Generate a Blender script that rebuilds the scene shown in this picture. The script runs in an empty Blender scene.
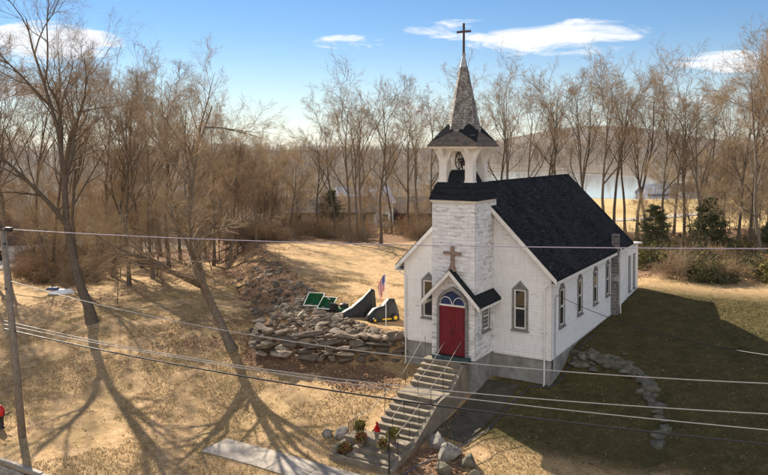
import bpy, math, random
import numpy as np
HAZE = .00004
from math import sin, cos, pi, radians, sqrt
S = bpy.context.scene
COL = S.collection
rnd = random.Random(7)

# ------------------------------------------------------------------ helpers
class MB:
    """collects faces for ONE mesh"""
    def __init__(s): s.v = []; s.f = []; s.m = []
    def add(s, vs, fs, mi=0):
        n = len(s.v); s.v += [tuple(map(float, p)) for p in vs]
        for f in fs: s.f.append(tuple(i+n for i in f)); s.m.append(mi)
        return s
    def box(s, x0, x1, y0, y1, z0, z1, mi=0):
        return s.add([(x0,y0,z0),(x1,y0,z0),(x1,y1,z0),(x0,y1,z0),(x0,y0,z1),(x1,y0,z1),(x1,y1,z1),(x0,y1,z1)],
              [(0,3,2,1),(4,5,6,7),(0,1,5,4),(1,2,6,5),(2,3,7,6),(3,0,4,7)], mi)
    def hexa(s, b, t, mi=0):          # bottom quad, top quad (ccw from above)
        return s.add(list(b)+list(t), [(0,3,2,1),(4,5,6,7),(0,1,5,4),(1,2,6,5),(2,3,7,6),(3,0,4,7)], mi)
    def tube(s, pts, r, k=8, mi=0, caps=True):
        pts = [np.array(p, float) for p in pts]; n = len(pts)
        if not hasattr(r, '__len__'): r = [r]*n
        vs = []
        for i, p in enumerate(pts):
            d = pts[min(i+1,n-1)]-pts[max(i-1,0)]; d /= np.linalg.norm(d)+1e-9
            a = np.array([0,0,1.]) if abs(d[2]) < .9 else np.array([1.,0,0])
            u = np.cross(d,a); u /= np.linalg.norm(u); w = np.cross(d,u)
            for j in range(k):
                t = 2*pi*j/k; vs.append(p+r[i]*(cos(t)*u+sin(t)*w))
        fs = []
        for i in range(n-1):
            for j in range(k):
                a = i*k+j; b = i*k+(j+1)%k; fs.append((a,b,b+k,a+k))
        if caps: fs += [tuple(range(k))[::-1], tuple(range((n-1)*k, n*k))]
        return s.add(vs, fs, mi)
    def lathe(s, prof, c=(0,0,0), k=20, mi=0, ang0=0):
        vs = [(c[0]+r*cos(ang0+2*pi*j/k), c[1]+r*sin(ang0+2*pi*j/k), c[2]+z) for r, z in prof for j in range(k)]
        fs = [(i*k+j, i*k+(j+1)%k, (i+1)*k+(j+1)%k, (i+1)*k+j) for i in range(len(prof)-1) for j in range(k)]
        fs += [tuple(range(k))[::-1], tuple(range((len(prof)-1)*k, len(prof)*k))]
        return s.add(vs, fs, mi)
    def prism(s, poly, fn, d0, d1, mi=0):   # poly (u,v) ccw, fn(u,v,d)->xyz
        n = len(poly)
        vs = [fn(u,v,d0) for u,v in poly]+[fn(u,v,d1) for u,v in poly]
        fs = [tuple(range(n))[::-1], tuple(range(n,2*n))]+[(i,(i+1)%n,(i+1)%n+n,i+n) for i in range(n)]
        return s.add(vs, fs, mi)
    def ring(s, outer, inner, fn, d0, d1, mi=0):
        n = len(outer)
        vs = [fn(u,v,d) for P in (outer,inner) for d in (d0,d1) for u,v in P]
        fs = []
        for i in range(n):
            j = (i+1)%n; O0,O1,I0,I1 = 0,n,2*n,3*n
            fs += [(O1+i,O1+j,I1+j,I1+i),(O0+i,I0+i,I0+j,O0+j),(O0+i,O0+j,O1+j,O1+i),(I0+i,I1+i,I1+j,I0+j)]
        return s.add(vs, fs, mi)
    def build(s, name, mats, parent=None, smooth=False):
        me = bpy.data.meshes.new(name); me.from_pydata(s.v, [], s.f)
        if not isinstance(mats, (list,tuple)): mats = [mats]
        for m in mats: me.materials.append(m)
        if len(mats) > 1: me.polygons.foreach_set('material_index', s.m)
        if smooth: me.polygons.foreach_set('use_smooth', [True]*len(me.polygons))
        o = bpy.data.objects.new(name, me); COL.objects.link(o)
        if parent: o.parent = parent
        me.update(); return o
def meshobj(name, v, f, mats, parent=None, smooth=False, mi=None):
    """numpy mesh; f = (N,3) or (N,4)"""
    me = bpy.data.meshes.new(name); v = np.asarray(v, np.float32); f = np.asarray(f, np.int32)
    me.vertices.add(len(v)); me.vertices.foreach_set('co', v.ravel())
    k = f.shape[1]; me.loops.add(f.size); me.loops.foreach_set('vertex_index', f.ravel())
    me.polygons.add(len(f)); me.polygons.foreach_set('loop_start', np.arange(0, f.size, k, dtype=np.int32))
    me.polygons.foreach_set('loop_total', np.full(len(f), k, np.int32))
    if not isinstance(mats, (list,tuple)): mats = [mats]
    for m in mats: me.materials.append(m)
    if mi is not None: me.polygons.foreach_set('material_index', np.asarray(mi, np.int32))
    if smooth: me.polygons.foreach_set('use_smooth', np.ones(len(f), bool))
    me.update(calc_edges=True)
    o = bpy.data.objects.new(name, me); COL.objects.link(o)
    if parent: o.parent = parent
    return o
def empty(name, loc=(0,0,0)):
    o = bpy.data.objects.new(name, None); COL.objects.link(o); o.location = loc; o.empty_display_size = .2; return o
def tag(o, label=None, cat=None, group=None, kind=None):
    if label: o['label'] = label
    if cat: o['category'] = cat
    if group: o['group'] = group
    if kind: o['kind'] = kind
    return o
def dup(o, parent=None):
    c = o.copy(); COL.objects.link(c)
    if parent: c.parent = parent
    for ch in list(o.children): dup(ch, c)
    return c

# ------------------------------------------------------------------ materials
class NT:
    def __init__(s, name):
        s.mat = bpy.data.materials.new(name); s.mat.use_nodes = True; s.t = s.mat.node_tree; s.t.nodes.clear()
        s.out = s.n('ShaderNodeOutputMaterial'); s.b = s.n('ShaderNodeBsdfPrincipled'); s.l(s.b.outputs[0], s.out.inputs[0])
        s.tc = s.n('ShaderNodeTexCoord')
    def n(s, t, **kw):
        x = s.t.nodes.new(t)
        for k, v in kw.items(): setattr(x, k, v)
        return x
    def l(s, a, b): s.t.links.new(a, b)
    def co(s, scale=(1,1,1), src='Object', rot=(0,0,0)):
        m = s.n('ShaderNodeMapping'); m.inputs['Scale'].default_value = scale; m.inputs['Rotation'].default_value = rot
        s.l(s.tc.outputs[src], m.inputs[0]); return m.outputs[0]
    def noise(s, sc, det=4, rough=.55, vec=None, dist=0):
        x = s.n('ShaderNodeTexNoise'); x.inputs['Scale'].default_value = sc; x.inputs['Detail'].default_value = det
        x.inputs['Roughness'].default_value = rough; x.inputs['Distortion'].default_value = dist
        s.l(vec if vec else s.tc.outputs['Object'], x.inputs['Vector']); return x.outputs['Fac']
    def ramp(s, fac, stops, interp='LINEAR'):
        x = s.n('ShaderNodeValToRGB'); e = x.color_ramp.elements; x.color_ramp.interpolation = interp
        while len(e) < len(stops): e.new(.5)
        for i, (p, c) in enumerate(stops):
            e[i].position = p; e[i].color = (c if hasattr(c,'__len__') else (c,c,c))[:3]+(1,) if hasattr(c,'__len__') else (c,c,c,1)
        s.l(fac, x.inputs[0]); return x.outputs[0]
    def mix(s, fac, a, b, mode='MIX'):
        x = s.n('ShaderNodeMix'); x.data_type = 'RGBA'; x.blend_type = mode
        for sock, val in ((x.inputs[0], fac), (x.inputs[6], a), (x.inputs[7], b)):
            if hasattr(val, 'is_output'): s.l(val, sock)
            elif hasattr(val, '__len__'): sock.default_value = tuple(val)[:3]+(1,)
            else: sock.default_value = val
        return x.outputs[2]
    def math(s, op, a, b=0.):
        x = s.n('ShaderNodeMath', operation=op)
        for sock, val in ((x.inputs[0], a), (x.inputs[1], b)):
            if hasattr(val, 'is_output'): s.l(val, sock)
            else: sock.default_value = val
        return x.outputs[0]
    def bump(s, h, st=.5, dist=.02):
        x = s.n('ShaderNodeBump'); x.inputs['Strength'].default_value = st; x.inputs['Distance'].default_value = dist
        s.l(h, x.inputs['Height']); s.l(x.outputs[0], s.b.inputs['Normal']); return x
    def col(s, c):
        if hasattr(c, 'is_output'): s.l(c, s.b.inputs['Base Color'])
        else: s.b.inputs['Base Color'].default_value = tuple(c)[:3]+(1,)
        return s
    def set(s, rough=.8, metal=0, spec=.5):
        s.b.inputs['Roughness'].default_value = rough; s.b.inputs['Metallic'].default_value = metal
        s.b.inputs['Specular IOR Level'].default_value = spec; return s.mat
def plain(name, c, rough=.6, metal=0, var=.25, sc=6, spec=.4):
    t = NT(name); f = t.noise(sc, 5); c = np.array(c)
    t.col(t.ramp(f, [(.3, tuple(c*(1-var))), (.7, tuple(np.minimum(c*(1+var), .95)))])); t.bump(f, .2, .01)
    return t.set(rough, metal, spec)
def siding_mat(name, wear, tone=(.82,.815,.81), bw=.28, rh=.145, c2=.86, mo=.55):
    t = NT(name)
    sep = t.n('ShaderNodeSeparateXYZ'); t.l(t.tc.outputs['Object'], sep.inputs[0])
    cmb = t.n('ShaderNodeCombineXYZ'); t.l(t.math('ADD', sep.outputs[0], sep.outputs[1]), cmb.inputs[0]); t.l(sep.outputs[2], cmb.inputs[1])
    br = t.n('ShaderNodeTexBrick'); t.l(cmb.outputs[0], br.inputs['Vector'])
    br.inputs['Color1'].default_value = (1,1,1,1); br.inputs['Color2'].default_value = (c2,c2,c2,1); br.inputs['Mortar'].default_value = (mo,mo,mo*.97,1)
    br.inputs['Scale'].default_value = 1; br.inputs['Mortar Size'].default_value = .004; br.inputs['Brick Width'].default_value = bw; br.inputs['Row Height'].default_value = rh
    m2 = t.n('ShaderNodeMapping'); m2.inputs['Scale'].default_value = (1.1,1.1,4.2); t.l(t.tc.outputs['Object'], m2.inputs[0])
    patch = t.noise(1.7, 8, .68, m2.outputs[0])
    m3 = t.n('ShaderNodeMapping'); m3.inputs['Scale'].default_value = (5,5,1.1); t.l(t.tc.outputs['Object'], m3.inputs[0])
    streak = t.noise(1.6, 5, .6, m3.outputs[0])
    big = t.noise(.45, 3, .5)
    pk = t.math('ADD', t.math('MULTIPLY', patch, .75), t.math('MULTIPLY', big, .25))
    worn = t.ramp(pk, [(.60-wear, 0), (.68-wear*.8, 1)])
    base = t.mix(t.ramp(streak, [(.4,0),(.75,.5)]), tone, (.60,.58,.54))
    base = t.mix(t.math('MULTIPLY', worn, .8), base, (.36,.345,.325))
    base = t.mix(1.0, base, br.outputs['Color'], 'MULTIPLY')
    t.col(base); t.bump(patch, .25, .012)
    return t.set(.7, 0, .3)
M = {}
M['siding'] = siding_mat('white_clapboard', .03, bw=1.9, c2=.95, mo=.84)
M['shingle_wall'] = siding_mat('worn_white_shingle', .10, (.81,.81,.815), .34, .19, .84, .6)
M['trim'] = plain('white_trim', (.72,.70,.66), .6, var=.12, sc=3)
def casing():
    t = NT('grey_casing'); f = t.noise(7, 6, .7); t.col(t.ramp(f, [(.35,(.13,.125,.12)),(.6,(.24,.23,.22)),(.8,(.4,.38,.36))])); t.bump(f,.3,.01); return t.set(.8)
M['casing'] = casing()
def roofm():
    t = NT('black_shingle_roof')
    sep = t.n('ShaderNodeSeparateXYZ'); t.l(t.tc.outputs['Object'], sep.inputs[0])
    cmb = t.n('ShaderNodeCombineXYZ'); t.l(sep.outputs[1], cmb.inputs[0]); t.l(t.math('MULTIPLY', sep.outputs[2], 1.414), cmb.inputs[1])
    br = t.n('ShaderNodeTexBrick'); t.l(cmb.outputs[0], br.inputs['Vector'])
    br.inputs['Color1'].default_value = (.006,.007,.008,1); br.inputs['Color2'].default_value = (.024,.025,.027,1); br.inputs['Mortar'].default_value = (.005,.005,.006,1)
    br.inputs['Scale'].default_value = 1; br.inputs['Mortar Size'].default_value = .012; br.inputs['Brick Width'].default_value = .3; br.inputs['Row Height'].default_value = .15
    vo = t.n('ShaderNodeTexVoronoi'); vo.inputs['Scale'].default_value = 8.5; t.l(t.tc.outputs['Object'], vo.inputs['Vector'])
    fl = t.ramp(vo.outputs['Distance'], [(.14,1),(.26,0)])
    gate = t.ramp(t.noise(3.1,6,.75), [(.47,0),(.62,1)])
    c = t.mix(t.math('MULTIPLY', fl, t.math('MULTIPLY', gate, .9)), br.outputs['Color'], (.42,.44,.46))
    big = t.ramp(t.noise(.7,5,.6), [(.4,0),(.75,.6)])
    c = t.mix(big, c, (.045,.048,.05)); t.col(c); t.bump(br.outputs['Fac'], .4, -.015); return t.set(.85,0,.06)
M['roof'] = roofm()
M['dark_roof'] = plain('dark_tar_shingle', (.016,.019,.022), .8, var=.6, sc=9, spec=.1)
def spirem():
    t = NT('weathered_spire_shingle')
    sep = t.n('ShaderNodeSeparateXYZ'); t.l(t.tc.outputs['Object'], sep.inputs[0])
    cmb = t.n('ShaderNodeCombineXYZ'); t.l(t.math('ADD', sep.outputs[0], t.math('MULTIPLY', sep.outputs[1], .8)), cmb.inputs[0]); t.l(sep.outputs[2], cmb.inputs[1])
    br = t.n('ShaderNodeTexBrick'); t.l(cmb.outputs[0], br.inputs['Vector'])
    br.inputs['Color1'].default_value = (.12,.108,.095,1); br.inputs['Color2'].default_value = (.29,.27,.245,1); br.inputs['Mortar'].default_value = (.06,.055,.05,1)
    br.inputs['Scale'].default_value = 1; br.inputs['Mortar Size'].default_value = .008; br.inputs['Brick Width'].default_value = .13; br.inputs['Row Height'].default_value = .125
    wh = t.ramp(t.noise(6,6,.8), [(.50,0),(.62,1)])
    c = t.mix(t.math('MULTIPLY', wh, .55), br.outputs['Color'], (.62,.61,.59))
    dk = t.ramp(t.noise(2.5,4,.6), [(.3,.7),(.5,0)])
    c = t.mix(dk, c, (.08,.075,.07)); t.col(c); t.bump(br.outputs['Fac'], .4, -.01); return t.set(.85,0,.2)
M['spire'] = spirem()
def eavem():
    t = NT('brown_belfry_shingle'); f = t.noise(6,6,.7); t.col(t.ramp(f,[(.3,(.05,.045,.04)),(.6,(.15,.12,.095)),(.8,(.26,.22,.18))])); t.bump(f,.4,.02); return t.set(.85)
M['eave'] = eavem()
def doorm():
    t = NT('dark_red_door'); a = t.noise(3,6,.7); b = t.noise(11,6,.75,t.co((3,3,.6)))
    k = t.ramp(a,[(.3,(.10,.009,.014)),(.6,(.175,.013,.02)),(.8,(.22,.03,.035))]); k = t.mix(t.ramp(b,[(.60,0),(.72,.55)]),k,(.28,.17,.15)); t.col(k); t.bump(b,.2,.01); return t.set(.6,0,.25)
M['door'] = doorm()
M['teal'] = plain('dark_teal_sill', (.035,.065,.07), .7)
def concrete(name, c=(.30,.275,.235), sc=2.2):
    t = NT(name); a = t.noise(sc, 8, .7); b = t.noise(22, 4, .6); c = np.array(c)
    k = t.ramp(a, [(.3,tuple(c*.5)),(.55,tuple(c)),(.75,tuple(c*1.35))]); k = t.mix(t.ramp(b,[(.55,0),(.75,.35)]), k, tuple(c*.45))
    t.col(k); t.bump(b,.35,.015); return t.set(.9,0,.2)
M['concrete'] = concrete('concrete',(.235,.195,.145)); M['foundation'] = concrete('grey_foundation', (.29,.28,.26), 1.4)
M['walk'] = concrete('walkway_concrete', (.40,.35,.29), 1.3)
def stonem():
    t = NT('field_stone')
    oi = t.n('ShaderNodeNewGeometry')
    a = t.noise(2.6, 8, .75); b = t.noise(13, 6, .75)
    k = t.ramp(oi.outputs['Random Per Island'], [(0,(.11,.08,.055)),(.3,(.22,.16,.11)),(.55,(.13,.10,.075)),(.8,(.30,.225,.155)),(1,(.46,.38,.28))])
    k = t.mix(t.ramp(a,[(.42,0),(.6,.75)]), k, (.075,.07,.06)); k = t.mix(t.ramp(b,[(.56,0),(.68,.6)]), k, (.42,.40,.35))
    t.col(k); t.bump(b,.6,.03); return t.set(.92,0,.2)
M['stone'] = stonem()
def bluestone():
    t = NT('grey_green_stone'); a = t.noise(3, 8, .7); b = t.noise(11,5,.7)
    k = t.ramp(a,[(.3,(.065,.06,.045)),(.55,(.15,.135,.10)),(.75,(.30,.275,.215))]); k = t.mix(t.ramp(b,[(.55,0),(.7,.5)]),k,(.06,.065,.055)); t.col(k); t.bump(b,.6,.03); return t.set(.95,0,.15)
M['bluestone'] = bluestone()
def palestone():
    t = NT('pale_boulder'); a = t.noise(3, 8, .7); b = t.noise(14,5,.7)
    k = t.ramp(a,[(.3,(.10,.09,.08)),(.5,(.22,.20,.175)),(.7,(.40,.37,.33))]); k = t.mix(t.ramp(b,[(.55,0),(.7,.6)]),k,(.12,.11,.095)); t.col(k); t.bump(b,.6,.03); return t.set(.95,0,.15)
M['palestone'] = palestone()
def barkm(name, c1, c2, sc=3):
    t = NT(name); v = t.co((sc*2,sc*2,sc*.4)); f = t.noise(2.5,6,.7,v); g = t.noise(.5,2)
    k = t.ramp(f,[(.3,c1),(.7,c2)]); t.col(k); t.bump(f,.6,.03); return t.set(.95,0,.1)
M['bark'] = barkm('grey_brown_bark',(.085,.068,.052),(.26,.21,.155))
M['bark_dark'] = barkm('dark_bark',(.06,.047,.036),(.19,.15,.11))
M['twig'] = plain('brown_twig',(.36,.265,.165),.95,var=.3,sc=.6,spec=.1)
M['twig_dark'] = plain('umber_twig',(.27,.195,.125),.95,var=.35,sc=.5,spec=.1)
M['twig_tan'] = plain('tan_twig',(.48,.36,.21),.95,var=.3,sc=.5,spec=.1)
M['leafy'] = plain('dry_leaf_fleck',(.34,.19,.07),.9,var=.5,sc=2,spec=.1)
M['needle'] = plain('juniper_green',(.075,.082,.035),.9,var=.5,sc=1.5,spec=.1)
M['olive'] = plain('olive_leaf',(.17,.15,.04),.85,var=.5,sc=1.2,spec=.2)
M['metal_dark'] = plain('dark_iron',(.03,.03,.032),.5,.3,var=.3)
M['rail'] = plain('galvanised_rail',(.24,.20,.16),.6,.2,var=.3)
M['cross'] = plain('rusty_cross',(.09,.055,.05),.55,.4,var=.4)
M['zinc'] = plain('zinc_cap',(.32,.33,.34),.5,.4,var=.3)
M['wood'] = plain('weathered_wood',(.24,.17,.125),.85,var=.4,sc=8)
M['polewood'] = barkm('utility_pole_wood',(.13,.11,.09),(.33,.28,.23),4)
M['bell'] = plain('bell_bronze',(.05,.045,.04),.5,.6,var=.4)
M['black'] = plain('black_tarp',(.012,.012,.013),.5,var=.5,sc=5)
M['green'] = plain('green_paint',(.012,.10,.032),.45,var=.3,sc=5)
M['greendark'] = plain('dark_green_paint',(.01,.075,.025),.5,var=.3,sc=5)
M['rimw'] = plain('pale_rim',(.55,.55,.48),.6,var=.2)
M['yellow'] = plain('yellow_wheel',(.75,.48,.02),.45,var=.12)
M['red'] = plain('red_paint',(.55,.012,.012),.4,var=.12)
M['blue'] = plain('blue_plastic',(.05,.065,.15),.6,var=.3,sc=3)
M['white'] = plain('white_plastic',(.75,.76,.78),.5,var=.1)
M['brick'] = None
def chimneym():
    t = NT('grey_block_chimney')
    br = t.n('ShaderNodeTexBrick'); sep = t.n('ShaderNodeSeparateXYZ'); t.l(t.tc.outputs['Object'], sep.inputs[0])
    cmb = t.n('ShaderNodeCombineXYZ'); t.l(t.math('ADD', sep.outputs[0], sep.outputs[1]), cmb.inputs[0]); t.l(sep.outputs[2], cmb.inputs[1]); t.l(cmb.outputs[0], br.inputs['Vector'])
    br.inputs['Color1'].default_value = (.11,.10,.095,1); br.inputs['Color2'].default_value = (.20,.185,.17,1); br.inputs['Mortar'].default_value = (.33,.32,.3,1)
    br.inputs['Scale'].default_value = 1; br.inputs['Mortar Size'].default_value = .012; br.inputs['Brick Width'].default_value = .4; br.inputs['Row Height'].default_value = .2
    p = t.ramp(t.noise(1.7,6,.7),[(.56,0),(.64,1)]); t.col(t.mix(t.math('MULTIPLY',p,.7), br.outputs['Color'], (.5,.49,.47))); t.bump(br.outputs['Fac'],.4,-.01); return t.set(.9,0,.2)
M['chimney'] = chimneym()
def glassm(name, c, rough=.06):
    t = NT(name); f = t.noise(1.3,3); t.col(t.ramp(f,[(.3,tuple(np.array(c)*.6)),(.7,c)])); t.bump(f,.08,.02); m = t.set(rough,0,.9); return m
M['glass'] = glassm('dark_window_glass',(.02,.02,.022)); M['stained'] = plain('blue_stained_glass',(.018,.032,.095),.45,var=.5,sc=3,spec=.25)
M['red_leaf'] = plain('red_petal',(.20,.012,.015),.7,var=.4)
def wirem(name,c,r=.5): return plain(name,c,r,.1,var=.1)
M['wire_black'] = wirem('black_cable',(.012,.012,.014)); M['wire_grey'] = wirem('grey_cable',(.30,.29,.28)); M['wire_pale'] = wirem('pale_cable',(.38,.33,.42))

# ------------------------------------------------------------------ the camera that took the picture
CAM = np.array([19.0647, -34.0063, 9.9836]); YAW = .5393; PIT = .0284; FPX = 734.468
FW = np.array([-sin(YAW), cos(YAW)]); RT = np.array([cos(YAW), sin(YAW)])
cd = bpy.data.cameras.new('camera'); cam = bpy.data.objects.new('camera', cd); COL.objects.link(cam); S.camera = cam
cam.location = CAM; cam.rotation_euler = (pi/2-PIT, 0, YAW)
cd.sensor_width = 36; cd.lens = FPX/768*36; cd.shift_y = -(237.5-170.93)/768; cd.clip_end = 12000; cd.clip_start = .5
def plan(px, dist):
    """ground-plan point seen in photo column px, dist metres in front of the camera"""
    return CAM[:2] + FW*dist + RT*((px-384)/FPX*dist)
def ztop(py, dist): return CAM[2] + (150-py)/FPX*dist

# ------------------------------------------------------------------ terrain
def sstep(t): t = np.clip(t, 0, 1); return t*t*(3-2*t)
YB = np.array([[-90,70],[-45,33],[-25,14.5],[-16,6.5],[-12,2.6],[-10,-.6],[-8.6,-2.3],[-7.4,-2.8],[-3.4,-1.9],[-1,-.6],[0,-.05],[.35,2.5],[9,2.5]])
YT = np.array([[-90,76],[-45,38],[-25,19],[-16,11],[-12,8],[-9.5,4.4],[-6.3,2.0],[-2.5,.45],[0,.0],[.35,3.],[9,3.]])
def hnoise(x, y, s, seed=0):
    r = np.random.RandomState(seed); o = 0
    for i in range(5):
        a, p, q = r.rand()*6.28, r.rand()*6.28, s*(1+.7*i)
        o = o + np.sin((x*cos(a)+y*sin(a))/q*2.1+p)*np.sin((x*-sin(a)+y*cos(a))/q*1.7+p*2)/(1+.3*i)
    return o/2
def H(x, y):
    x = np.asarray(x, float); y = np.asarray(y, float)
    F = -1.32 - .165*np.clip(-(y+.3), 0, 9.1)
    L = F - .035*np.clip(-x-12, 0, 60)
    yb = np.interp(x, YB[:,0], YB[:,1]); yt = np.maximum(np.interp(x, YT[:,0], YT[:,1]), yb+.05)
    s = np.clip((y-yb)/(yt-yb), 0, 1); m = 1-(1-s)**2.2
    z = L + (-.1-L)*m
    # right of the church
    A = -.25 - 1.08*sstep(1-y/5.2)
    A = np.where(y < 0, F, A)
    e = ((x-9)/4.8)**2+((y+3.4)/6.9)**2
    A = A + .055*np.clip(y-8, 0, 12)
    T = -.3 - .13*np.clip(5-y, 0, 30) - .02*np.clip(x-14, 0, 20)*sstep((12-y)/6)
    o = sstep((e-.93)/.22)*sstep((y+8.5)/5.5)
    R = A + (np.maximum(T, A)-A)*o
    w = sstep((x-6)/2.5)
    z = z*(1-w) + R*w
    # behind the yard: the land falls towards the lake
    px, py = x-CAM[0], y-CAM[1]
    D = px*FW[0]+py*FW[1]; lat = px*RT[0]+py*RT[1]; rr = np.hypot(px, py)
    z = z - 5.2*sstep((D-72)/95) - 1.5*sstep((-lat-25)/50)*sstep((D-50)/40)
    lk = ((D-392)/146)**2+((lat-85)/66)**2
    z = np.where(lk < 1.3, z + (-8.2-z)*sstep((1.25-lk)/.3), z)
    back = sstep((rr-560)/1000)
    z = z + back*(15+5*hnoise(lat, D, 500, 3)) + 66*np.exp(-((lat-560*rr/2000)/ (280*rr/2000+1))**2)*sstep((rr-1100)/900)
    near = np.clip(1-rr/400, 0, 1)
    z = z + .05*hnoise(x, y, 3.1, 1)*near + .02*hnoise(x, y, 1.1, 2)*near
    z = z + .5*hnoise(x, y, 40, 5)*sstep((rr-80)/60)
    # the road and the flat strip beside it
    z = np.where(y < -9.4, z*1.0, z)
    z = z - .12*sstep((-16.35-y)/.15)*sstep((y+30)/4)
    # a ditch of flat ground under the buildings
    return z
NG = 620
u = np.linspace(-1, 1, NG); ax = 22*np.sinh(5.75*u)
X, Y = np.meshgrid(ax-2, ax-2, indexing='xy')
Z = H(X, Y)
gv = np.stack([X, Y, Z], -1).reshape(-1, 3)
i = np.arange(NG*NG).reshape(NG, NG)
gf = np.stack([i[:-1,:-1], i[:-1,1:], i[1:,1:], i[1:,:-1]], -1).reshape(-1, 4)
def groundm():
    t = NT('ground_cover'); at = t.n('ShaderNodeVertexColor', layer_name='cover'); sp = t.n('ShaderNodeSeparateColor'); t.l(at.outputs[0], sp.inputs[0])
    n1 = t.noise(.35, 6, .6); n2 = t.noise(2.3, 8, .7); n3 = t.noise(16, 5, .7); n4 = t.noise(.09,4,.6)
    # dormant grass
    g = t.ramp(n2, [(.28,(.22,.135,.060)),(.5,(.44,.29,.155)),(.72,(.60,.43,.25))])
    g = t.mix(t.ramp(n1,[(.45,0),(.62,.4)]), g, (.25,.19,.08))
    g = t.mix(t.ramp(n3,[(.5,0),(.62,.8)]), g, (.13,.08,.035)); n5 = t.noise(46, 3, .7); g = t.mix(t.ramp(n5,[(.52,0),(.66,.5)]), g, (.60,.46,.27))
    # right lawn, the church's shade worked into its dark olive colour
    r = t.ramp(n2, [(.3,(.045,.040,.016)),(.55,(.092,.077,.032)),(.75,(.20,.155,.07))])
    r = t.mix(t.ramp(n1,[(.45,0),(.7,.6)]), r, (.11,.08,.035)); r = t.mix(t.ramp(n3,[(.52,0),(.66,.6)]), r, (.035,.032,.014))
    # leaf litter
    vo = t.n('ShaderNodeTexVoronoi'); vo.inputs['Scale'].default_value = 9; t.l(t.tc.outputs['Object'], vo.inputs['Vector'])
    lf = t.mix(t.ramp(n3,[(.4,0),(.6,1)]), (.085,.05,.03), (.28,.18,.11)); lf = t.mix(.4, lf, t.ramp(vo.outputs['Color'],[(0,(.06,.03,.02)),(.5,(.2,.11,.065)),(1,(.38,.25,.16))]))
    # golden field
    fd = t.ramp(n4,[(.35,(.36,.25,.115)),(.65,(.48,.36,.18))])
    # woodland floor / wooded hills
    hl = t.ramp(t.noise(.035,8,.75),[(.35,(.07,.06,.05)),(.5,(.14,.118,.095)),(.66,(.22,.19,.155))])
    c = t.mix(sp.outputs[1], g, r)
    def edge(m): return t.ramp(t.math('ADD', m, t.math('MULTIPLY', t.math('SUBTRACT', n2, .5), 1.1)), [(.4,0),(.6,1)])
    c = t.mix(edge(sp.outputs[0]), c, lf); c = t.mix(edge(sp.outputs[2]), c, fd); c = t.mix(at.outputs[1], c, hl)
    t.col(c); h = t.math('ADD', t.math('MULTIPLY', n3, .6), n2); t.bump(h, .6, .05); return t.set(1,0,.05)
M['ground'] = groundm()
def masks(x, y):
    px, py = x-CAM[0], y-CAM[1]; D = px*FW[0]+py*FW[1]; lat = px*RT[0]+py*RT[1]; rr = np.hypot(px,py); q = lat/np.maximum(D,1)
    yb = np.interp(x, YB[:,0], YB[:,1]); yt = np.interp(x, YT[:,0], YT[:,1])
    d = np.maximum(yb-y, y-yt)
    leaf = (1-sstep((d-.2)/2.0))*sstep((-x+.0)/1)*(.62+.33*hnoise(x,y,1.6,31))
    leaf = np.maximum(leaf, .95*(1-sstep((np.hypot((x+1.2)/2.6,(y+2.6)/1.6)-.6)/.5)))
    leaf = np.maximum(leaf, (.42+.3*hnoise(x,y,1.9,35))*(1-sstep((np.hypot((x+13.5)/6,(y-1)/6)-.5)/.6)))
    leaf = np.maximum(leaf, .8*(1-sstep((np.hypot((x-5.8)/1.6,(y+8.2)/1.5)-.7)/.5)))
    leaf = np.maximum(leaf, .28*(1-sstep((np.hypot((x-9.3)/2.0,(y-1.6)/1.6)-.6)/.5)))
    leaf = np.maximum(leaf, .32*sstep((-x-24)/10)*sstep((y+4)/10)*(D<120))
    leaf = np.maximum(leaf, .75*sstep((D-52)/6)*sstep((q-.3)/.06)*(D<105))
    leaf = np.maximum(leaf, .75*sstep((D-76)/8)*(D<108))
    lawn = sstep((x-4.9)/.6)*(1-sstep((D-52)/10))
    lawn = lawn*(1-.95*sstep((-y-4.9)/1.6))*(1-.9*sstep((y-17.5)/4))  # shade-dark lawn colour gives way to tan where sun reaches, front and back
    field = (D>100)*(D<232)*(q>.2)*(q<.75) + (D>98)*(D<142)*(q>-.13)*(q<.09) + 0.
    wood = sstep((rr-108)/25)*(1-np.clip(field,0,1))
    return np.stack([leaf, lawn, np.clip(field,0,1), wood], -1)
g = meshobj('ground', gv, gf, M['ground'], smooth=True); tag(g, kind='structure')
ca = g.data.color_attributes.new('cover', 'FLOAT_COLOR', 'POINT')
ca.data.foreach_set('color', masks(X.ravel(), Y.ravel()).astype(np.float32).ravel())
hz = lambda x, y: float(H(x, y))

def strip(name, xy, w, dz, mat, step=.5, thick=.09):
    """a ribbon of paving laid over the ground"""
    P = []
    for a, b in zip(xy[:-1], xy[1:]):
        n = max(1, int(math.dist(a,b)/step)); P += [(a[0]+(b[0]-a[0])*k/n, a[1]+(b[1]-a[1])*k/n) for k in range(n)]
    P.append(xy[-1]); m = MB(); vs = []
    for k, p in enumerate(P):
        q0, q1 = P[max(k-1,0)], P[min(k+1,len(P)-1)]; dx, dy = q1[0]-q0[0], q1[1]-q0[1]; L = math.hypot(dx,dy); nx, ny = -dy/L, dx/L
        z = max(hz(p[0]+nx*w*t, p[1]+ny*w*t) for t in (-.5,-.25,0,.25,.5))+dz
        for t in (-.5,.5): vs += [(p[0]+nx*w*t, p[1]+ny*w*t, z), (p[0]+nx*w*t, p[1]+ny*w*t, z-thick)]
    fs = []
    for k in range(len(P)-1):
        a = 4*k; fs += [(a,a+4,a+6,a+2),(a,a+1,a+5,a+4),(a+2,a+6,a+7,a+3)]
    m.add(vs, fs+[(0,2,3,1)]); return m.build(name, mat)
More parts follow.
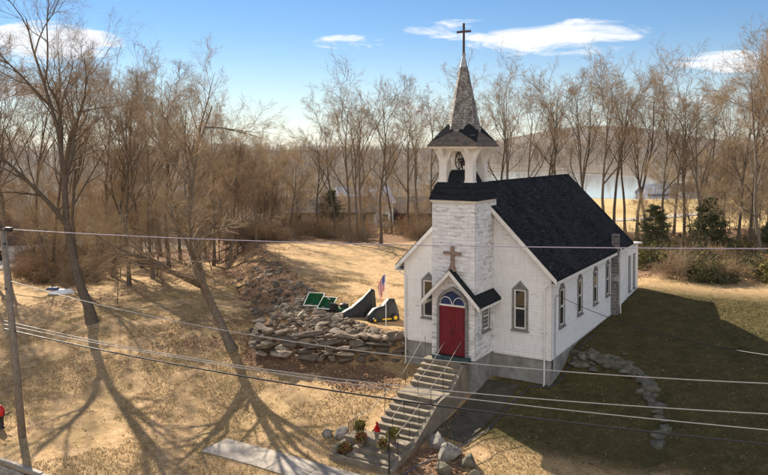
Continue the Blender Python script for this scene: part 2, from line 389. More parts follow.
# concrete walk at the foot of the steps, laid in slabs
wm = MB()
xs = -3.4
while xs < 8.5:
    w_ = 1.75; zz = max(hz(xs+t*w_, y_) for t in (0,.5,1) for y_ in (-10.0,-10.8,-11.6))+.035
    wm.hexa([(xs,-11.55,zz-.15),(xs+w_-.02,-11.55,zz-.15),(xs+w_-.02,-10.0,zz-.15),(xs,-10.0,zz-.15)],[(xs,-11.55,zz),(xs+w_-.02,-11.55,zz),(xs+w_-.02,-10.0,zz),(xs,-10.0,zz)]); xs += w_
tag(wm.build('walkway', M['walk']), kind='structure')
km = MB()
for k in range(30):
    x0 = -48+k*2.4; zz = hz(x0+1.2,-16.2)
    km.box(x0,x0+2.38,-16.46,-16.30,zz-.3,zz+.05)
tag(km.build('kerb', M['walk']), kind='structure')
M['asphalt'] = concrete('asphalt',(.06,.058,.056),3); M['gravel'] = concrete('pale_track',(.42,.37,.31),1)
tag(strip('road', [(-60,-20.2),(40,-20.2)], 7.3, .02, M['asphalt'], 3), kind='structure')
a, b = plan(-40, 84), plan(62, 88); 
tag(strip('track', [tuple(a), tuple(b)], 3.0, .12, M['gravel'], 3), kind='structure')
a, b, c = plan(585, 150), plan(640, 158), plan(700, 175)
tag(strip('field_road', [tuple(a), tuple(b), tuple(c)], 4.0, .15, M['gravel'], 4), kind='structure')
M['path'] = concrete('painted_cheek_shade',(.085,.075,.055),2)  # not a real path: dark colour for the cheek wall's shadow
tag(strip('path', [(5.75,-.5),(5.8,-2.8),(5.7,-4.6),(5.45,-6.1)], 1.75, .012, M['path'], .4, .03), kind='structure')  # no paving here: dark strip painted for the shadow beside the cheek wall
def waterm():
    t = NT('lake_water'); f = t.noise(.15,5,.6); t.col((.30,.32,.33)); t.bump(f,.04,.2); return t.set(.08,0,.9)
wv = MB(); K = 72; ctr = CAM[:2]+FW*392+RT*85
wv.add([(ctr[0]+FW[0]*146*1.15*cos(2*pi*k/K)+RT[0]*66*1.15*sin(2*pi*k/K), ctr[1]+FW[1]*146*1.15*cos(2*pi*k/K)+RT[1]*66*1.15*sin(2*pi*k/K), -6.2) for k in range(K)], [tuple(range(K))[::-1]])
tag(wv.build('lake_water', waterm()), kind='structure')

# ------------------------------------------------------------------ the church
W, LEN, ZE, ZR, OX, OY = 8.0, 15.6, 3.9, 8.31, .386, .338
SL = (ZR-ZE)/(W/2+OX)            # roof slope
TX1, TX2, TT, TZ = 2.79, 5.05, 2.24, 7.48
church = empty('church', (4, 0, 0))
tag(church, 'old white wooden church with black shingled roof, steeple and red double door', 'church')
def B(mb, name, mat, smooth=False, parent=None):
    """church parts are written in world coordinates; shift them to the parent"""
    o = mb.build(name, mat, None, smooth); p = parent or church; o.parent = p
    w = np.array([4.,0,0]) if p is church else np.array(p['_w'])
    if p is not church: o.location = (0,0,0)
    o.location = (-4,0,0) if p is church else (0,0,0)
    return o
def sub(mb, name, mat, par, smooth=False):
    o = mb.build(name, mat, par, smooth); return o
fr = lambda y0: (lambda u, v, d: (u, y0-d, v))          # facing -y
rt = lambda x0: (lambda u, v, d: (x0+d, u, v))          # facing +x
lf_ = lambda x0: (lambda u, v, d: (x0-d, -u, v))        # facing -x
bk = lambda y0: (lambda u, v, d: (-u, y0+d, v))         # facing +y
def courses(mb, fn, z0, z1, uL, uR, h=.145, d=.016, seed=0):
    r = random.Random(seed); z = z0
    while z < z1-.01:
        zt = min(z+h, z1); a0, a1, b0, b1 = uL(z), uR(z), uL(zt), uR(zt)
        if a1-a0 > .05:
            dd = d*(.8+.5*r.random())
            mb.add([fn(a0,z,dd),fn(a1,z,dd),fn(b1,zt,.003),fn(b0,zt,.003),fn(a0,z,-.01),fn(a1,z,-.01)], [(0,1,2,3),(0,4,5,1)])
        z = zt
def zroof(x): return ZR-.10-abs(x-W/2)*SL          # underside of roof above the front wall
wall = MB()
zs = zroof(0)
gable = [(0,-.0),(W,-.0),(W,zs),(W/2,zroof(W/2)),(0,zs)]
wall.prism(gable, lambda u,v,d: (u, d, v), LEN, 0.0)
inv = lambda z, side: (W/2 - side*0 )
gl = lambda z: 0. if z < zs else W/2-(ZR-.10-z)/SL
gr_ = lambda z: W if z < zs else W/2+(ZR-.10-z)/SL
courses(wall, fr(0), 0, zroof(W/2), gl, gr_, seed=1)
courses(wall, rt(W), 0, zs-.02, lambda z: 0., lambda z: LEN, seed=2)
courses(wall, lf_(0), 0, zs-.02, lambda z: -LEN, lambda z: 0., seed=3)
B(wall, 'wall', M['siding'])
cb = MB()
for x, y in ((0,0),(W,0),(W,LEN),(0,LEN)):
    sx = -1 if x == 0 else 1; sy = -1 if y == 0 else 1
    cb.box(min(x-sx*.11,x+sx*.028), max(x-sx*.11,x+sx*.028), min(y,y+sy*.03), max(y,y+sy*.03), -.02, zs-.05)
    cb.box(min(x+sx*.0,x+sx*.031), max(x+sx*.0,x+sx*.031), min(y-sy*.11,y-sy*.001), max(y-sy*.11,y-sy*.001), -.018, zs-.05)
B(cb, 'corner_board', M['trim'])
fd = MB(); fd.box(.05, W-.05, .05, LEN-.05, -2.4, -.003)
fd.box(TX1+.05, TX2-.05, -TT+.05, .02, -2.6, -.004)
B(fd, 'foundation', M['foundation'])
# roof, two slabs meeting at the ridge
roof = MB(); th = .13
for s in (-1, 1):
    xe = W/2+s*(W/2+OX); y0, y1 = -OY, LEN+OY
    a = [(W/2,y0,ZR),(xe,y0,ZE),(xe,y1,ZE),(W/2,y1,ZR)]
    b = [(W/2,y0,ZR-th*1.35),(xe,y0,ZE-th),(xe,y1,ZE-th),(W/2,y1,ZR-th*1.35)]
    if s > 0: roof.hexa(b, a)
    else: roof.hexa(b[::-1], a[::-1])
    # shingle courses standing slightly proud
    n = 30
    for k in range(n):
        f0, f1 = k/n, (k+1)/n
        p = lambda f, e: (W/2+(xe-W/2)*f, ZR+(ZE-ZR)*f+e)
        (xa,za),(xb,zb) = p(f0,.004), p(f1,.020+.008*rnd.random())
        vs = [(xa,y0-.01,za),(xb,y0-.01,zb),(xb,y1+.01,zb),(xa,y1+.01,za),(xb,y0-.01,zb-.02),(xb,y1+.01,zb-.02)]
        roof.add(vs, [(0,1,2,3),(1,4,5,2)] if s > 0 else [(3,2,1,0),(2,5,4,1)])
roof.tube([(W/2,-OY-.01,ZR+.0),(W/2,LEN+OY+.01,ZR+.0)], .055, 6)
ro = B(roof, 'roof', M['roof'])
fa = MB()
for s in (-1, 1):
    xe = W/2+s*(W/2+OX)
    for y0, y1 in ((-OY-.03,-OY-.002),(LEN+OY+.002,LEN+OY+.03)):
        dz0, dz1 = -.30, -.045
        a = [(W/2,y0,ZR+dz0),(xe,y0,ZE+dz0),(xe,y1,ZE+dz0),(W/2,y1,ZR+dz0)]; b = [(W/2,y0,ZR+dz1),(xe,y0,ZE+dz1),(xe,y1,ZE+dz1),(W/2,y1,ZR+dz1)]
        (fa.hexa(a,b) if s > 0 else fa.hexa(a[::-1],b[::-1]))
    # soffit boxes and eave board
    fa.box(min(xe,xe-s*.03), max(xe,xe-s*.03), -OY, LEN+OY, ZE-.30, ZE-.135)
    fa.box(min(W/2+s*(W/2+.02),xe-s*.03), max(W/2+s*(W/2+.02),xe-s*.03), -OY, LEN+OY, ZE-.30, ZE-.27)
    for yy in (-OY+.02, LEN+.02):   # soffit under the rake
        a = [(W/2,yy,ZR-.24),(xe,yy,ZE-.24),(xe,yy+OY-.04,ZE-.24),(W/2,yy+OY-.04,ZR-.24)]; b = [(p[0],p[1],p[2]+.03) for p in a]
        (fa.hexa(a,b) if s > 0 else fa.hexa(a[::-1],b[::-1]))
B(fa, 'fascia', M['trim'])
# ---- windows
def pent(u0, u1, v0, v1, vp): return [(u0,v0),(u1,v0),(u1,v1),((u0+u1)/2,vp),(u0,v1)]
def window(fn, uc, v0, v1, vp, w=.82, name='window', gothic=True, label=None):
    m = MB(); h = w/2
    if gothic:
        O = pent(uc-h,uc+h,v0,v1,vp); I = pent(uc-h+.115,uc+h-.115,v0+.1,v1-.02,v1-.0)
        I = [(uc-h+.115,v0+.1),(uc+h-.115,v0+.1),(uc+h-.115,v1-.02),(uc,v1-.018),(uc-h+.115,v1-.02)]
    else:
        O = [(uc-h,v0),(uc+h,v0),(uc+h,v1),(uc,v1+.001),(uc-h,v1)]; I = [(uc-h+.1,v0+.1),(uc+h-.1,v0+.1),(uc+h-.1,v1-.1),(uc,v1-.1),(uc-h+.1,v1-.1)]
    m.ring(O, I, fn, .0, .065)
    m.prism([(uc-h-.05,v0-.045),(uc+h+.05,v0-.045),(uc+h+.05,v0+.03),(uc-h-.05,v0+.03)], fn, .0, .12)
    if gothic:   # inner moulding lines of the pointed head and its recessed panel
        P = lambda k: [(uc-h+.09+k,v1-.0+k*.5),(uc+h-.09-k,v1+k*.5),(uc,vp-.13-k)]
        m.ring(P(0), P(.055), fn, .065, .09)
    f = B(m, name, M['casing'])
    if label: f['label'] = label
    a, b, c, d = uc-h+.115, uc+h-.115, v0+.1, v1-.02
    if not gothic: a, b, c, d = uc-h+.1, uc+h-.1, v0+.1, v1-.1
    mid = (c+d)/2+.03; s = MB(); t = .062
    R = lambda a,b,c,d: [(a,c),(b,c),(b,d),(a,d)]
    s.ring(R(a,b,mid,d), R(a+t,b-t,mid+t*.7,d-t), fn, .012, .05); s.ring(R(a,b,c,mid-.001), R(a+t,b-t,c+t,mid-t*.5), fn, .008, .036)
    sub(s, 'sash', M['trim'], f); g_ = MB(); g_.prism(R(a+.01,b-.01,c+.01,d-.01), fn, .005, .02); sub(g_, 'pane', M['glass'], f)
    return f
window(fr(0), 6.47, 1.18, 3.2, 3.62); window(fr(0), 1.45, 1.18, 3.2, 3.62)
for yy in (1.62, 4.75, 7.85, 10.62): window(rt(W), yy, 1.22, 3.12, 3.5, .86)
for yy in (1.62, 4.75, 7.85, 10.62, 13.5): window(lf_(0), -yy, 1.22, 3.12, 3.5, .86)
window(rt(TX2), -.98, 1.18, 2.62, 2.6, .88, gothic=False)
window(lf_(TX1), .98, 1.18, 2.62, 2.6, .88, gothic=False)
# ---- rear annex
an = MB(); an.box(.6, W-.02, LEN+.02, LEN+3.6, -.7, 3.42)
courses(an, rt(W-.02), -.1, 3.40, lambda z: LEN+.05, lambda z: LEN+3.6, seed=5); courses(an, bk(LEN+3.6), -.1, 3.40, lambda z: -W+.02, lambda z: -.6, seed=6)
B(an, 'annex_wall', M['siding'])
ar = MB(); ar.hexa([(.3,LEN+.36,3.70),(W+.2,LEN+.36,3.70),(W+.2,LEN+3.95,3.42),(.3,LEN+3.95,3.42)],[(.3,LEN+.36,3.84),(W+.2,LEN+.36,3.84),(W+.2,LEN+3.95,3.52),(.3,LEN+3.95,3.52)])
B(ar, 'annex_roof', M['trim'])
for yy in (16.5, 17.9): window(rt(W-.02), yy, .5, 2.9, 3.1, .5, gothic=False)
# ---- tower
tw = MB(); tw.box(TX1, TX2, -TT, .35, 0.001, TZ)
HS = .19
courses(tw, fr(-TT), 0, TZ-.03, lambda z: TX1, lambda z: TX2, HS, .02, 11)
courses(tw, rt(TX2), 0, TZ-.03, lambda z: -TT, lambda z: .3, HS, .02, 12); courses(tw, lf_(TX1), 0, TZ-.03, lambda z: -.3, lambda z: TT, HS, .02, 13)
B(tw, 'tower_wall', M['shingle_wall'])
TC = ((TX1+TX2)/2, -1.12)
def sq(h, z, c=TC): return [(c[0]-h,c[1]-h,z),(c[0]+h,c[1]-h,z),(c[0]+h,c[1]+h,z),(c[0]-h,c[1]+h,z)]
tc = MB(); tc.hexa(sq(1.18,TZ-.02), sq(1.24,TZ+.10)); B(tc, 'tower_cornice', M['trim'])
sk = MB(); prof = [(1.27,TZ+.10),(1.17,TZ+.42),(1.20,TZ+.425),(1.06,TZ+.70),(1.09,TZ+.705),(.95,8.43)]
for (h0,z0),(h1,z1) in zip(prof[:-1],prof[1:]): sk.add(sq(h0,z0)+sq(h1,z1), [(0,1,5,4),(1,2,6,5),(2,3,7,6),(3,0,4,7)])
sk.add(sq(.95,8.43), [(0,1,2,3)])
sk.hexa(sq(.80,8.435), sq(.42,9.02)); B(sk, 'tower_skirt_roof', M['dark_roof'])
for sx in (-1,1):
    for sy in (-1,1):
        p = MB(); cx, cy = TC[0]+sx*.69, TC[1]+sy*.69; h = .20
        p.box(cx-h,cx+h,cy-h,cy+h,8.40,9.72); p.box(cx-h-.03,cx+h+.03,cy-h-.03,cy+h+.03,8.39,8.50)
        for k in range(6):     # curved bracket, spreading outward and along the eaves
            z0, z1 = 9.15+k*.15, 9.15+(k+1)*.15; e0, e1 = .36*(k/6)**1.9, .36*((k+1)/6)**1.9
            q = lambda e, z: [(cx-h-e,cy-h*.55-e*0,z),(cx+h+e,cy-h*.55,z),(cx+h+e,cy+h*.55,z),(cx-h-e,cy+h*.55,z)]
            q2 = lambda e, z: [(cx-h*.55,cy-h-e,z),(cx+h*.55,cy-h-e,z),(cx+h*.55,cy+h+e,z),(cx-h*.55,cy+h+e,z)]
            p.hexa(q(e0+.002,z0), q(e1+.002,z1)); p.hexa(q2(e0+.003,z0), q2(e1+.003,z1))
        B(p, 'belfry_post', M['trim'])
bs = MB(); bs.hexa(sq(1.22,10.05), sq(1.26,10.155)); bs.hexa(sq(.95,9.93), sq(.95,10.05)); B(bs, 'belfry_soffit', M['trim'])
be = MB(); bm_ = MB()
be.hexa(sq(1.33,10.157), sq(1.34,10.19))
prof = [(1.34,10.19),(1.17,10.41),(1.185,10.412),(1.0,10.66),(1.015,10.662),(.80,10.90)]
for (h0,z0),(h1,z1) in zip(prof[:-1],prof[1:]): be.add(sq(h0,z0)+sq(h1,z1), [(0,1,5,4),(1,2,6,5),(2,3,7,6),(3,0,4,7)])
be.add(sq(.80,10.9), [(0,1,2,3)])
B(be, 'belfry_roof', M['eave'])
for sx in (-1,1):
    for sy in (-1,1):
        X0 = lambda a, b, z: (TC[0]+sx*a, TC[1]+sy*b, z)
        v = [X0(.86,.12,10.92), X0(1.24,1.24,10.34), X0(.12,.86,10.92), X0(.56,.56,11.26), X0(1.25,.62,10.34), X0(.62,1.25,10.34)]
        bm_.add(v, [(0,1,3),(1,2,3)] if sx*sy > 0 else [(1,0,3),(2,1,3)])
        bm_.add([X0(.5,.5,10.95)]+[v[0],v[1],v[2]], [(0,1,2),(0,2,3)])
B(bm_, 'spire_broach', M['dark_roof'])
spi = MB(); n = 26
for k in range(n):
    f0, f1 = k/n, (k+1)/n; r0 = (.86*(1-f0)+.185*f0)+.014; r1 = (.86*(1-f1)+.185*f1)
    # slight flare at the foot
    r0 += .06*max(0,1-f0*6)**2; r1 += .06*max(0,1-f1*6)**2
    z0, z1 = 10.86+3.2*f0, 10.86+3.2*f1
    spi.lathe([(r0,z0),(r1,z1)], (TC[0],TC[1],0), 8, 0, pi/8)
B(spi, 'spire', M['spire'])
fc = MB(); fc.lathe([(.20,14.03),(.17,14.10),(.085,14.5),(.06,14.62),(.11,14.63),(.11,14.68),(.04,14.70)], (TC[0],TC[1],0), 12); B(fc, 'spire_cap', M['zinc'])
cr = MB(); cr.box(TC[0]-.045,TC[0]+.045,TC[1]-.04,TC[1]+.04,14.68,16.16); cr.box(TC[0]-.37,TC[0]+.37,TC[1]-.035,TC[1]+.035,15.70,15.80); B(cr, 'steeple_cross', M['cross'])
bell = MB(); bell.lathe([(.03,.44),(.12,.42),(.17,.3),(.19,.15),(.27,0),(.25,.0)], (TC[0]+.12,TC[1],9.22), 18)
bo = B(bell, 'bell', M['bell'], True)
bw = MB(); xw = TC[0]-.22
ringp = [(xw, TC[1]-.05+.40*cos(2*pi*k/24), 9.46+.40*sin(2*pi*k/24)) for k in range(25)]
bw.tube(ringp, .028, 6, caps=False)
for k in range(3):
    a = pi*k/3+.4; bw.tube([(xw,TC[1]-.05+.4*cos(a),9.46+.4*sin(a)),(xw,TC[1]-.05-.4*cos(a),9.46-.4*sin(a))], .018, 5)
bw.tube([(xw-.05,TC[1]-.05,9.5),(TC[0]+.5,TC[1]-.05,9.7)], .035, 6); bw.tube([(xw+.1,TC[1]-.3,9.0),(xw+.1,TC[1]-.05,9.5),(xw+.1,TC[1]+.2,9.0)], .03, 5); bw.tube([(xw+.55,TC[1]-.3,9.0),(xw+.55,TC[1]-.05,9.68),(xw+.55,TC[1]+.2,9.0)], .03, 5)
B(bw, 'bell_wheel', M['bell'])
# ---- porch roof around the tower foot
PY = -TT-.46; pc = TC[0]; PA, PE, PW = 4.30, 2.70, 1.55; psl = (PA-PE)/PW
for_ = MB(); fas = MB()
for s in (-1,1):
    xe = pc+s*PW; t = .11
    a = [(pc,PY,PA),(xe,PY,PE),(xe,-.005,PE),(pc,-.005,PA)]; b = [(p[0],p[1],p[2]-t) for p in a]
    (for_.hexa(b,a) if s > 0 else for_.hexa(b[::-1],a[::-1]))
    for k in range(9):
        f0, f1 = k/9, (k+1)/9; xa, xb = pc+(xe-pc)*f0, pc+(xe-pc)*f1; za, zb = PA+(PE-PA)*f0+.004, PA+(PE-PA)*f1+.02
        for_.add([(xa,PY-.01,za),(xb,PY-.01,zb),(xb,-.006,zb),(xa,-.006,za),(xb,PY-.01,zb-.02),(xb,-.006,zb-.02)], [(0,1,2,3),(1,4,5,2)] if s > 0 else [(3,2,1,0),(2,5,4,1)])
    a = [(pc,PY-.035,PA-.24),(xe+s*.02,PY-.035,PE-.26),(xe+s*.02,PY-.003,PE-.26),(pc,PY-.003,PA-.24)]; b = [(p[0],p[1],p[2]+.22) for p in a]
    (fas.hexa(a,b) if s > 0 else fas.hexa(a[::-1],b[::-1]))
    a = [(pc,PY,PA-.17),(xe,PY,PE-.17),(xe,-TT-.03,PE-.17),(pc,-TT-.03,PA-.17)]; b = [(p[0],p[1],p[2]+.03) for p in a]
    (fas.hexa(a,b) if s > 0 else fas.hexa(a[::-1],b[::-1]))
    fas.box(min(xe-s*.02,xe), max(xe-s*.02,xe), PY, -.01, PE-.24, PE-.115)
B(for_, 'porch_roof', M['dark_roof']); B(fas, 'porch_fascia', M['trim'])
wc = MB(); wc.box(pc-.075,pc+.075,-TT-.16,-TT-.05,4.22,5.42); wc.box(pc-.46,pc+.46,-TT-.17,-TT-.06,5.0,5.12)
wc.hexa([(pc-.2,-TT-.25,4.2),(pc+.2,-TT-.25,4.2),(pc+.2,-TT-.03,4.2),(pc-.2,-TT-.03,4.2)],[(pc-.07,-TT-.18,4.55),(pc+.07,-TT-.18,4.55),(pc+.07,-TT-.04,4.55),(pc-.07,-TT-.04,4.55)])
B(wc, 'porch_cross', M['wood'])
# ---- door
F = fr(-TT-.03)
def arch(hw, zs_, za, n=9):
    """pointed arch outline, ccw from lower left"""
    P = [(pc-hw, .14), (pc+hw, .14)]
    for k in range(n+1):
        t = k/n; a = t*pi/2
        P.append((pc+hw*(1-t**2.0)**1.0 if k else pc+hw, zs_+(za-zs_)*(t**.82)))
    P += [(2*pc-x, z) for x, z in P[2:-1][::-1]]
    return P
dfm = MB(); dfm.ring(arch(.81,2.52,3.46), arch(.69,2.54,3.26), F, -.03, .12); df = B(dfm, 'door_frame', M['casing'])
tr = MB(); tr.prism(arch(.69,2.54,3.26), F, -.02, .02); 
tp = MB(); A_ = [(x,z) for x,z in arch(.685,2.54,3.25) if z > 1]; tp.prism([(pc-.685,2.54),(pc+.685,2.54)]+A_[1:-1], F, .02, .03)
sub(tp, 'transom_glass', M['stained'], df)
tb = MB(); tb.prism([(pc-.69,2.50),(pc+.69,2.50),(pc+.69,2.58),(pc-.69,2.58)], F, .02, .075)
for s in (-1,1):
    pts = [(pc+s*(.345+.31*cos(a)), -TT-.03-.055, 2.58+.36*sin(a)) for a in [pi*k/12 for k in range(13)]]
    tb.tube(pts, .022, 5)
sub(tb, 'transom_bar', M['trim'], df)
for s in (-1,1):
    d = MB(); a, b = (pc+.004, pc+.69) if s > 0 else (pc-.69, pc-.004)
    d.prism([(a,.15),(b,.15),(b,2.5),(a,2.5)], F, .0, .045)
    R = lambda a,b,c,e: [(a,c),(b,c),(b,e),(a,e)]
    for c0, c1 in ((.28,.95),(1.1,2.35)):
        d.ring(R(a+.09,b-.09,c0,c1), R(a+.13,b-.13,c0+.04,c1-.04), F, .045, .062)
    o = B(d, 'door', M['door']); hd = MB(); hd.tube([(pc+s*.07,-TT-.08,1.15),(pc+s*.07,-TT-.13,1.2),(pc+s*.07,-TT-.13,1.35),(pc+s*.07,-TT-.08,1.4)], .012, 5); sub(hd, 'handle', M['metal_dark'], o)
ds = MB(); ds.box(pc-.95,pc+.95,-TT-.36,-TT-.0,-.06,.135); B(ds, 'door_sill', M['teal'])
# ---- chimney, meter, pipes
ch = MB(); ch.box(8.035,8.42,11.5,11.9,-.9,4.78); ch.box(8.02,8.45,11.47,11.93,4.78,4.84); B(ch, 'chimney', M['chimney'])
pp = MB(); pp.tube([(8.49,11.95,-.3),(8.49,11.95,4.0)], .045, 8); B(pp, 'vent_pipe', M['trim'])
for x0, y0, zb in ((7.72,-.1,-1.25),(.12,-.1,-1.3)):
    pp = MB(); pp.tube([(x0+(.25 if x0>4 else -.3),-.28,3.55),(x0,-.11,3.3),(x0,-.10,0.0),(x0,-.10,zb),(x0,-.25,zb-.06)], .04, 8); B(pp, 'downspout', M['trim'])
mt = MB(); mt.tube([(8.07,.45,.0),(8.07,.45,2.85),(8.12,.40,3.0),(8.2,.34,2.93)], .022, 6); mt.box(8.03,8.15,.28,.56,-.62,-.12); B(mt, 'meter_box', M['zinc'])
sill_ = MB(); 
for fn, a, b in ((fr(0),0.,TX1-.02),(fr(0),TX2+.02,W),(rt(W),0.,LEN)):
    sill_.prism([(a,-.10),(b,-.10),(b,.012),(a,.012)], fn, .0, .034)
B(sill_, 'water_table', M['trim'])

# ------------------------------------------------------------------ front steps
stairs = empty('stairs', (3.545, -2.3, -.1)); tag(stairs, 'worn concrete front steps with thin pipe railings climbing to the red church door', 'stairs')
def C2(mb, name, mat, smooth=False):
    o = mb.build(name, mat, stairs, smooth); o.location = (-3.545, 2.3, .1); return o
SX0, SX1 = 2.56, 4.53
lv = [(-2.22,-.07,-2.70)]            # y start, z, y end
y = -2.70; z = -.07
for k in range(4): z -= .19; lv.append((y, z, y-.335)); y -= .335
z -= .18; lv.append((y, z, -5.30)); y = -5.30
for k in range(6): z -= .172; lv.append((y, z, y-.35)); y -= .35
z -= .10; lv.append((y, z, -8.35)); ylow = -8.35
stp = MB(); jit = random.Random(3)
for (ya, zz, yb_) in lv:
    e = jit.uniform(-.012,.012); x0 = SX0
    if zz == lv[-1][1]: x0 = 1.75
    stp.box(x0, SX1, yb_-.03, ya, zz-.07, zz+e); stp.box(x0+.02, SX1-.002, yb_, ya, zz-1.5 if zz > -1.2 else zz-.9, zz-.07)
C2(stp, 'step', M['concrete'])
low = MB(); zz = lv[-1][1]
for k in range(2):
    z1 = zz-.17*(k+1); low.box(2.45+.0*k, SX1, -8.38-.42*(k+1), -8.38-.42*k, z1-.06, z1); low.box(2.47, SX1-.002, -8.36-.42*(k+1), -8.38-.42*k, z1-.8, z1-.06)
C2(low, 'lower_step', M['concrete'])
ck = MB()
prof = [(-2.25,-.12),(-2.70,-.14),(-4.10,-1.00),(-5.35,-1.10),(-7.45,-2.13),(-7.6,-2.25),(-8.5,-2.28),(-9.35,-2.62)]
for (y0,z0),(y1,z1) in zip(prof[:-1],prof[1:]):
    ck.hexa([(SX1+.002,y1,-3.4),(SX1+.20,y1,-3.4),(SX1+.20,y0,-3.4),(SX1+.002,y0,-3.4)],[(SX1+.002,y1,z1),(SX1+.20,y1,z1),(SX1+.20,y0,z0),(SX1+.002,y0,z0)])
C2(ck, 'cheek_wall', M['concrete'])
fw = MB(); fw.box(1.7,4.5,-9.42,-9.24,-3.2,-2.55); fw.box(1.7,1.9,-9.24,-7.3,-3.2,-2.32); fw.box(1.9,2.44,-9.24,-8.38,-3.2,-2.75)
C2(fw, 'planter_wall', M['concrete'])
def rail(pts, posts, r=.017):
    m = MB(); m.tube(pts, r, 6)
    o = C2(m, 'handrail', M['rail'])
    for (x, yy, zb, zt) in posts:
        q = MB(); q.tube([(x,yy,zb),(x,yy,zt)], .014, 5); p = q.build('post', M['metal_dark'], o)
rail([(2.50,-2.35,.93),(2.50,-2.75,.75),(2.50,-4.6,-.32)], [(2.50,-2.4,-.1,.92),(2.5,-4.4,-1.1,-.22)])
rail([(3.55,-2.45,.76),(3.55,-2.9,.52),(3.55,-3.8,.02),(3.55,-5.25,-.45)], [(3.55,-2.6,-.1,.68),(3.55,-5.1,-1.05,-.42)])
rail([(4.46,-2.5,.90),(4.46,-3.0,.66),(4.46,-4.4,-.06),(4.46,-5.2,-.28),(4.46,-5.9,-.55)], [(4.46,-2.6,-.1,.86),(4.46,-4.4,-1.03,-.06),(4.46,-5.6,-1.3,-.44)])
rail([(3.5,-6.2,-.88),(3.5,-6.6,-1.07),(3.5,-7.45,-1.45)], [(3.5,-6.3,-1.75,-.92),(3.5,-7.3,-2.1,-1.38)])
rail([(4.46,-6.5,-.78),(4.46,-7.5,-1.18),(4.46,-8.7,-1.52)], [(4.46,-6.7,-1.95,-.86),(4.46,-7.55,-2.2,-1.19),(4.46,-8.5,-2.35,-1.46)])
rail([(2.45,-5.9,-.75),(2.2,-6.9,-1.35),(1.85,-7.5,-1.55),(1.85,-8.3,-1.6)], [(2.4,-6.1,-1.9,-.87),(1.85,-7.5,-2.4,-1.55),(1.85,-8.2,-2.4,-1.6)]+[(1.85,-7.6-.1*k,-2.28,-1.57) for k in range(6)])

# ------------------------------------------------------------------ stones
def ico(sub_=2):
    t = (1+5**.5)/2; v = [(-1,t,0),(1,t,0),(-1,-t,0),(1,-t,0),(0,-1,t),(0,1,t),(0,-1,-t),(0,1,-t),(t,0,-1),(t,0,1),(-t,0,-1),(-t,0,1)]
    f = [(0,11,5),(0,5,1),(0,1,7),(0,7,10),(0,10,11),(1,5,9),(5,11,4),(11,10,2),(10,7,6),(7,1,8),(3,9,4),(3,4,2),(3,2,6),(3,6,8),(3,8,9),(4,9,5),(2,4,11),(6,2,10),(8,6,7),(9,8,1)]
    v = [np.array(p)/np.linalg.norm(p) for p in v]
    for _ in range(sub_):
        c = {}; nf = []
        def mid(a,b):
            k = (min(a,b),max(a,b))
            if k not in c: p = v[a]+v[b]; v.append(p/np.linalg.norm(p)); c[k] = len(v)-1
            return c[k]
        for a,b,d in f:
            x,y,z = mid(a,b),mid(b,d),mid(d,a); nf += [(a,x,z),(b,y,x),(d,z,y),(x,y,z)]
        f = nf
    return np.array(v), np.array(f)
IV, IF = ico(2); IV3, IF3 = ico(3)
rs = np.random.RandomState(5)
def rockv(size, boxy=.55, cuts=7, V=IV, rot=None, tilt=.15):
    p = np.sign(V)*np.abs(V)**boxy; p = p/np.abs(p).max()
    for _ in range(cuts+5):
        n = rs.randn(3); n /= np.linalg.norm(n); d = rs.uniform(.5,.92); q = p@n; p = p-np.outer(np.maximum(q-d,0),n)
    p = p*(1+.025*rs.randn(len(p),1)) * np.array(size)
    a = rs.uniform(0,6.28) if rot is None else rot; ca_, sa = cos(a), sin(a)
    p = p@np.array([[ca_,sa,0],[-sa,ca_,0],[0,0,1]]); t = rs.normal(0,tilt); c_, s_ = cos(t), sin(t)
    p = p@np.array([[1,0,0],[0,c_,s_],[0,-s_,c_]]); t = rs.normal(0,tilt); c_, s_ = cos(t), sin(t)
    return p@np.array([[c_,0,s_],[0,1,0],[-s_,0,c_]])
def rockmesh(name, items, mat):
    """items: (centre, size, boxy, rot, tilt)"""
    vs, fs, n = [], [], 0
    for c, size, boxy, rot, tilt in items:
        v = rockv(size, boxy, 7, IV, rot, tilt)+np.array(c); vs.append(v); fs.append(IF+n); n += len(v)
    return meshobj(name, np.concatenate(vs), np.concatenate(fs), mat)
# the retaining wall: courses of flat stones, then a loose top
it = []
def ybx(x): return float(np.interp(x, YB[:,0], YB[:,1]))
def ytx(x): return float(np.interp(x, YT[:,0], YT[:,1]))
pathw = [(0.0,-.05),(-1.0,-.6),(-3.4,-1.9),(-7.4,-2.8),(-8.5,-2.35),(-9.4,-1.3)]
segs = [(np.array(a),np.array(b)) for a,b in zip(pathw[:-1],pathw[1:])]
tot = sum(np.linalg.norm(b-a) for a,b in segs)
def along(s):
    for a,b in segs:
        l = np.linalg.norm(b-a)
        if s <= l: d = (b-a)/l; return a+d*s, d
        s -= l
    return b, d
for row in range(5):
    s = -rs.rand()*.5
    while s < tot:
        Ls = rs.uniform(.2,.8)*(1.2 if row > 2 else 1); hh = rs.uniform(.11,.19)
        p, d = along(min(max(s+Ls,0),tot)); nrm = np.array([-d[1], d[0]]); nrm = nrm if nrm[1] > 0 or abs(nrm[1])<.2 else -nrm
        back = .06+row*.075+rs.uniform(-.06,.06); ang = math.atan2(d[1],d[0])
        zb = -1.36+row*.272+rs.uniform(-.05,.05)
        if not (row == 4 and rs.rand() < .25):
            it.append(((p[0]+nrm[0]*back, p[1]+nrm[1]*back, zb+hh), (Ls*1.02, rs.uniform(.25,.42), hh), .5, ang+rs.normal(0,.08), .07))
        s += Ls*1.93
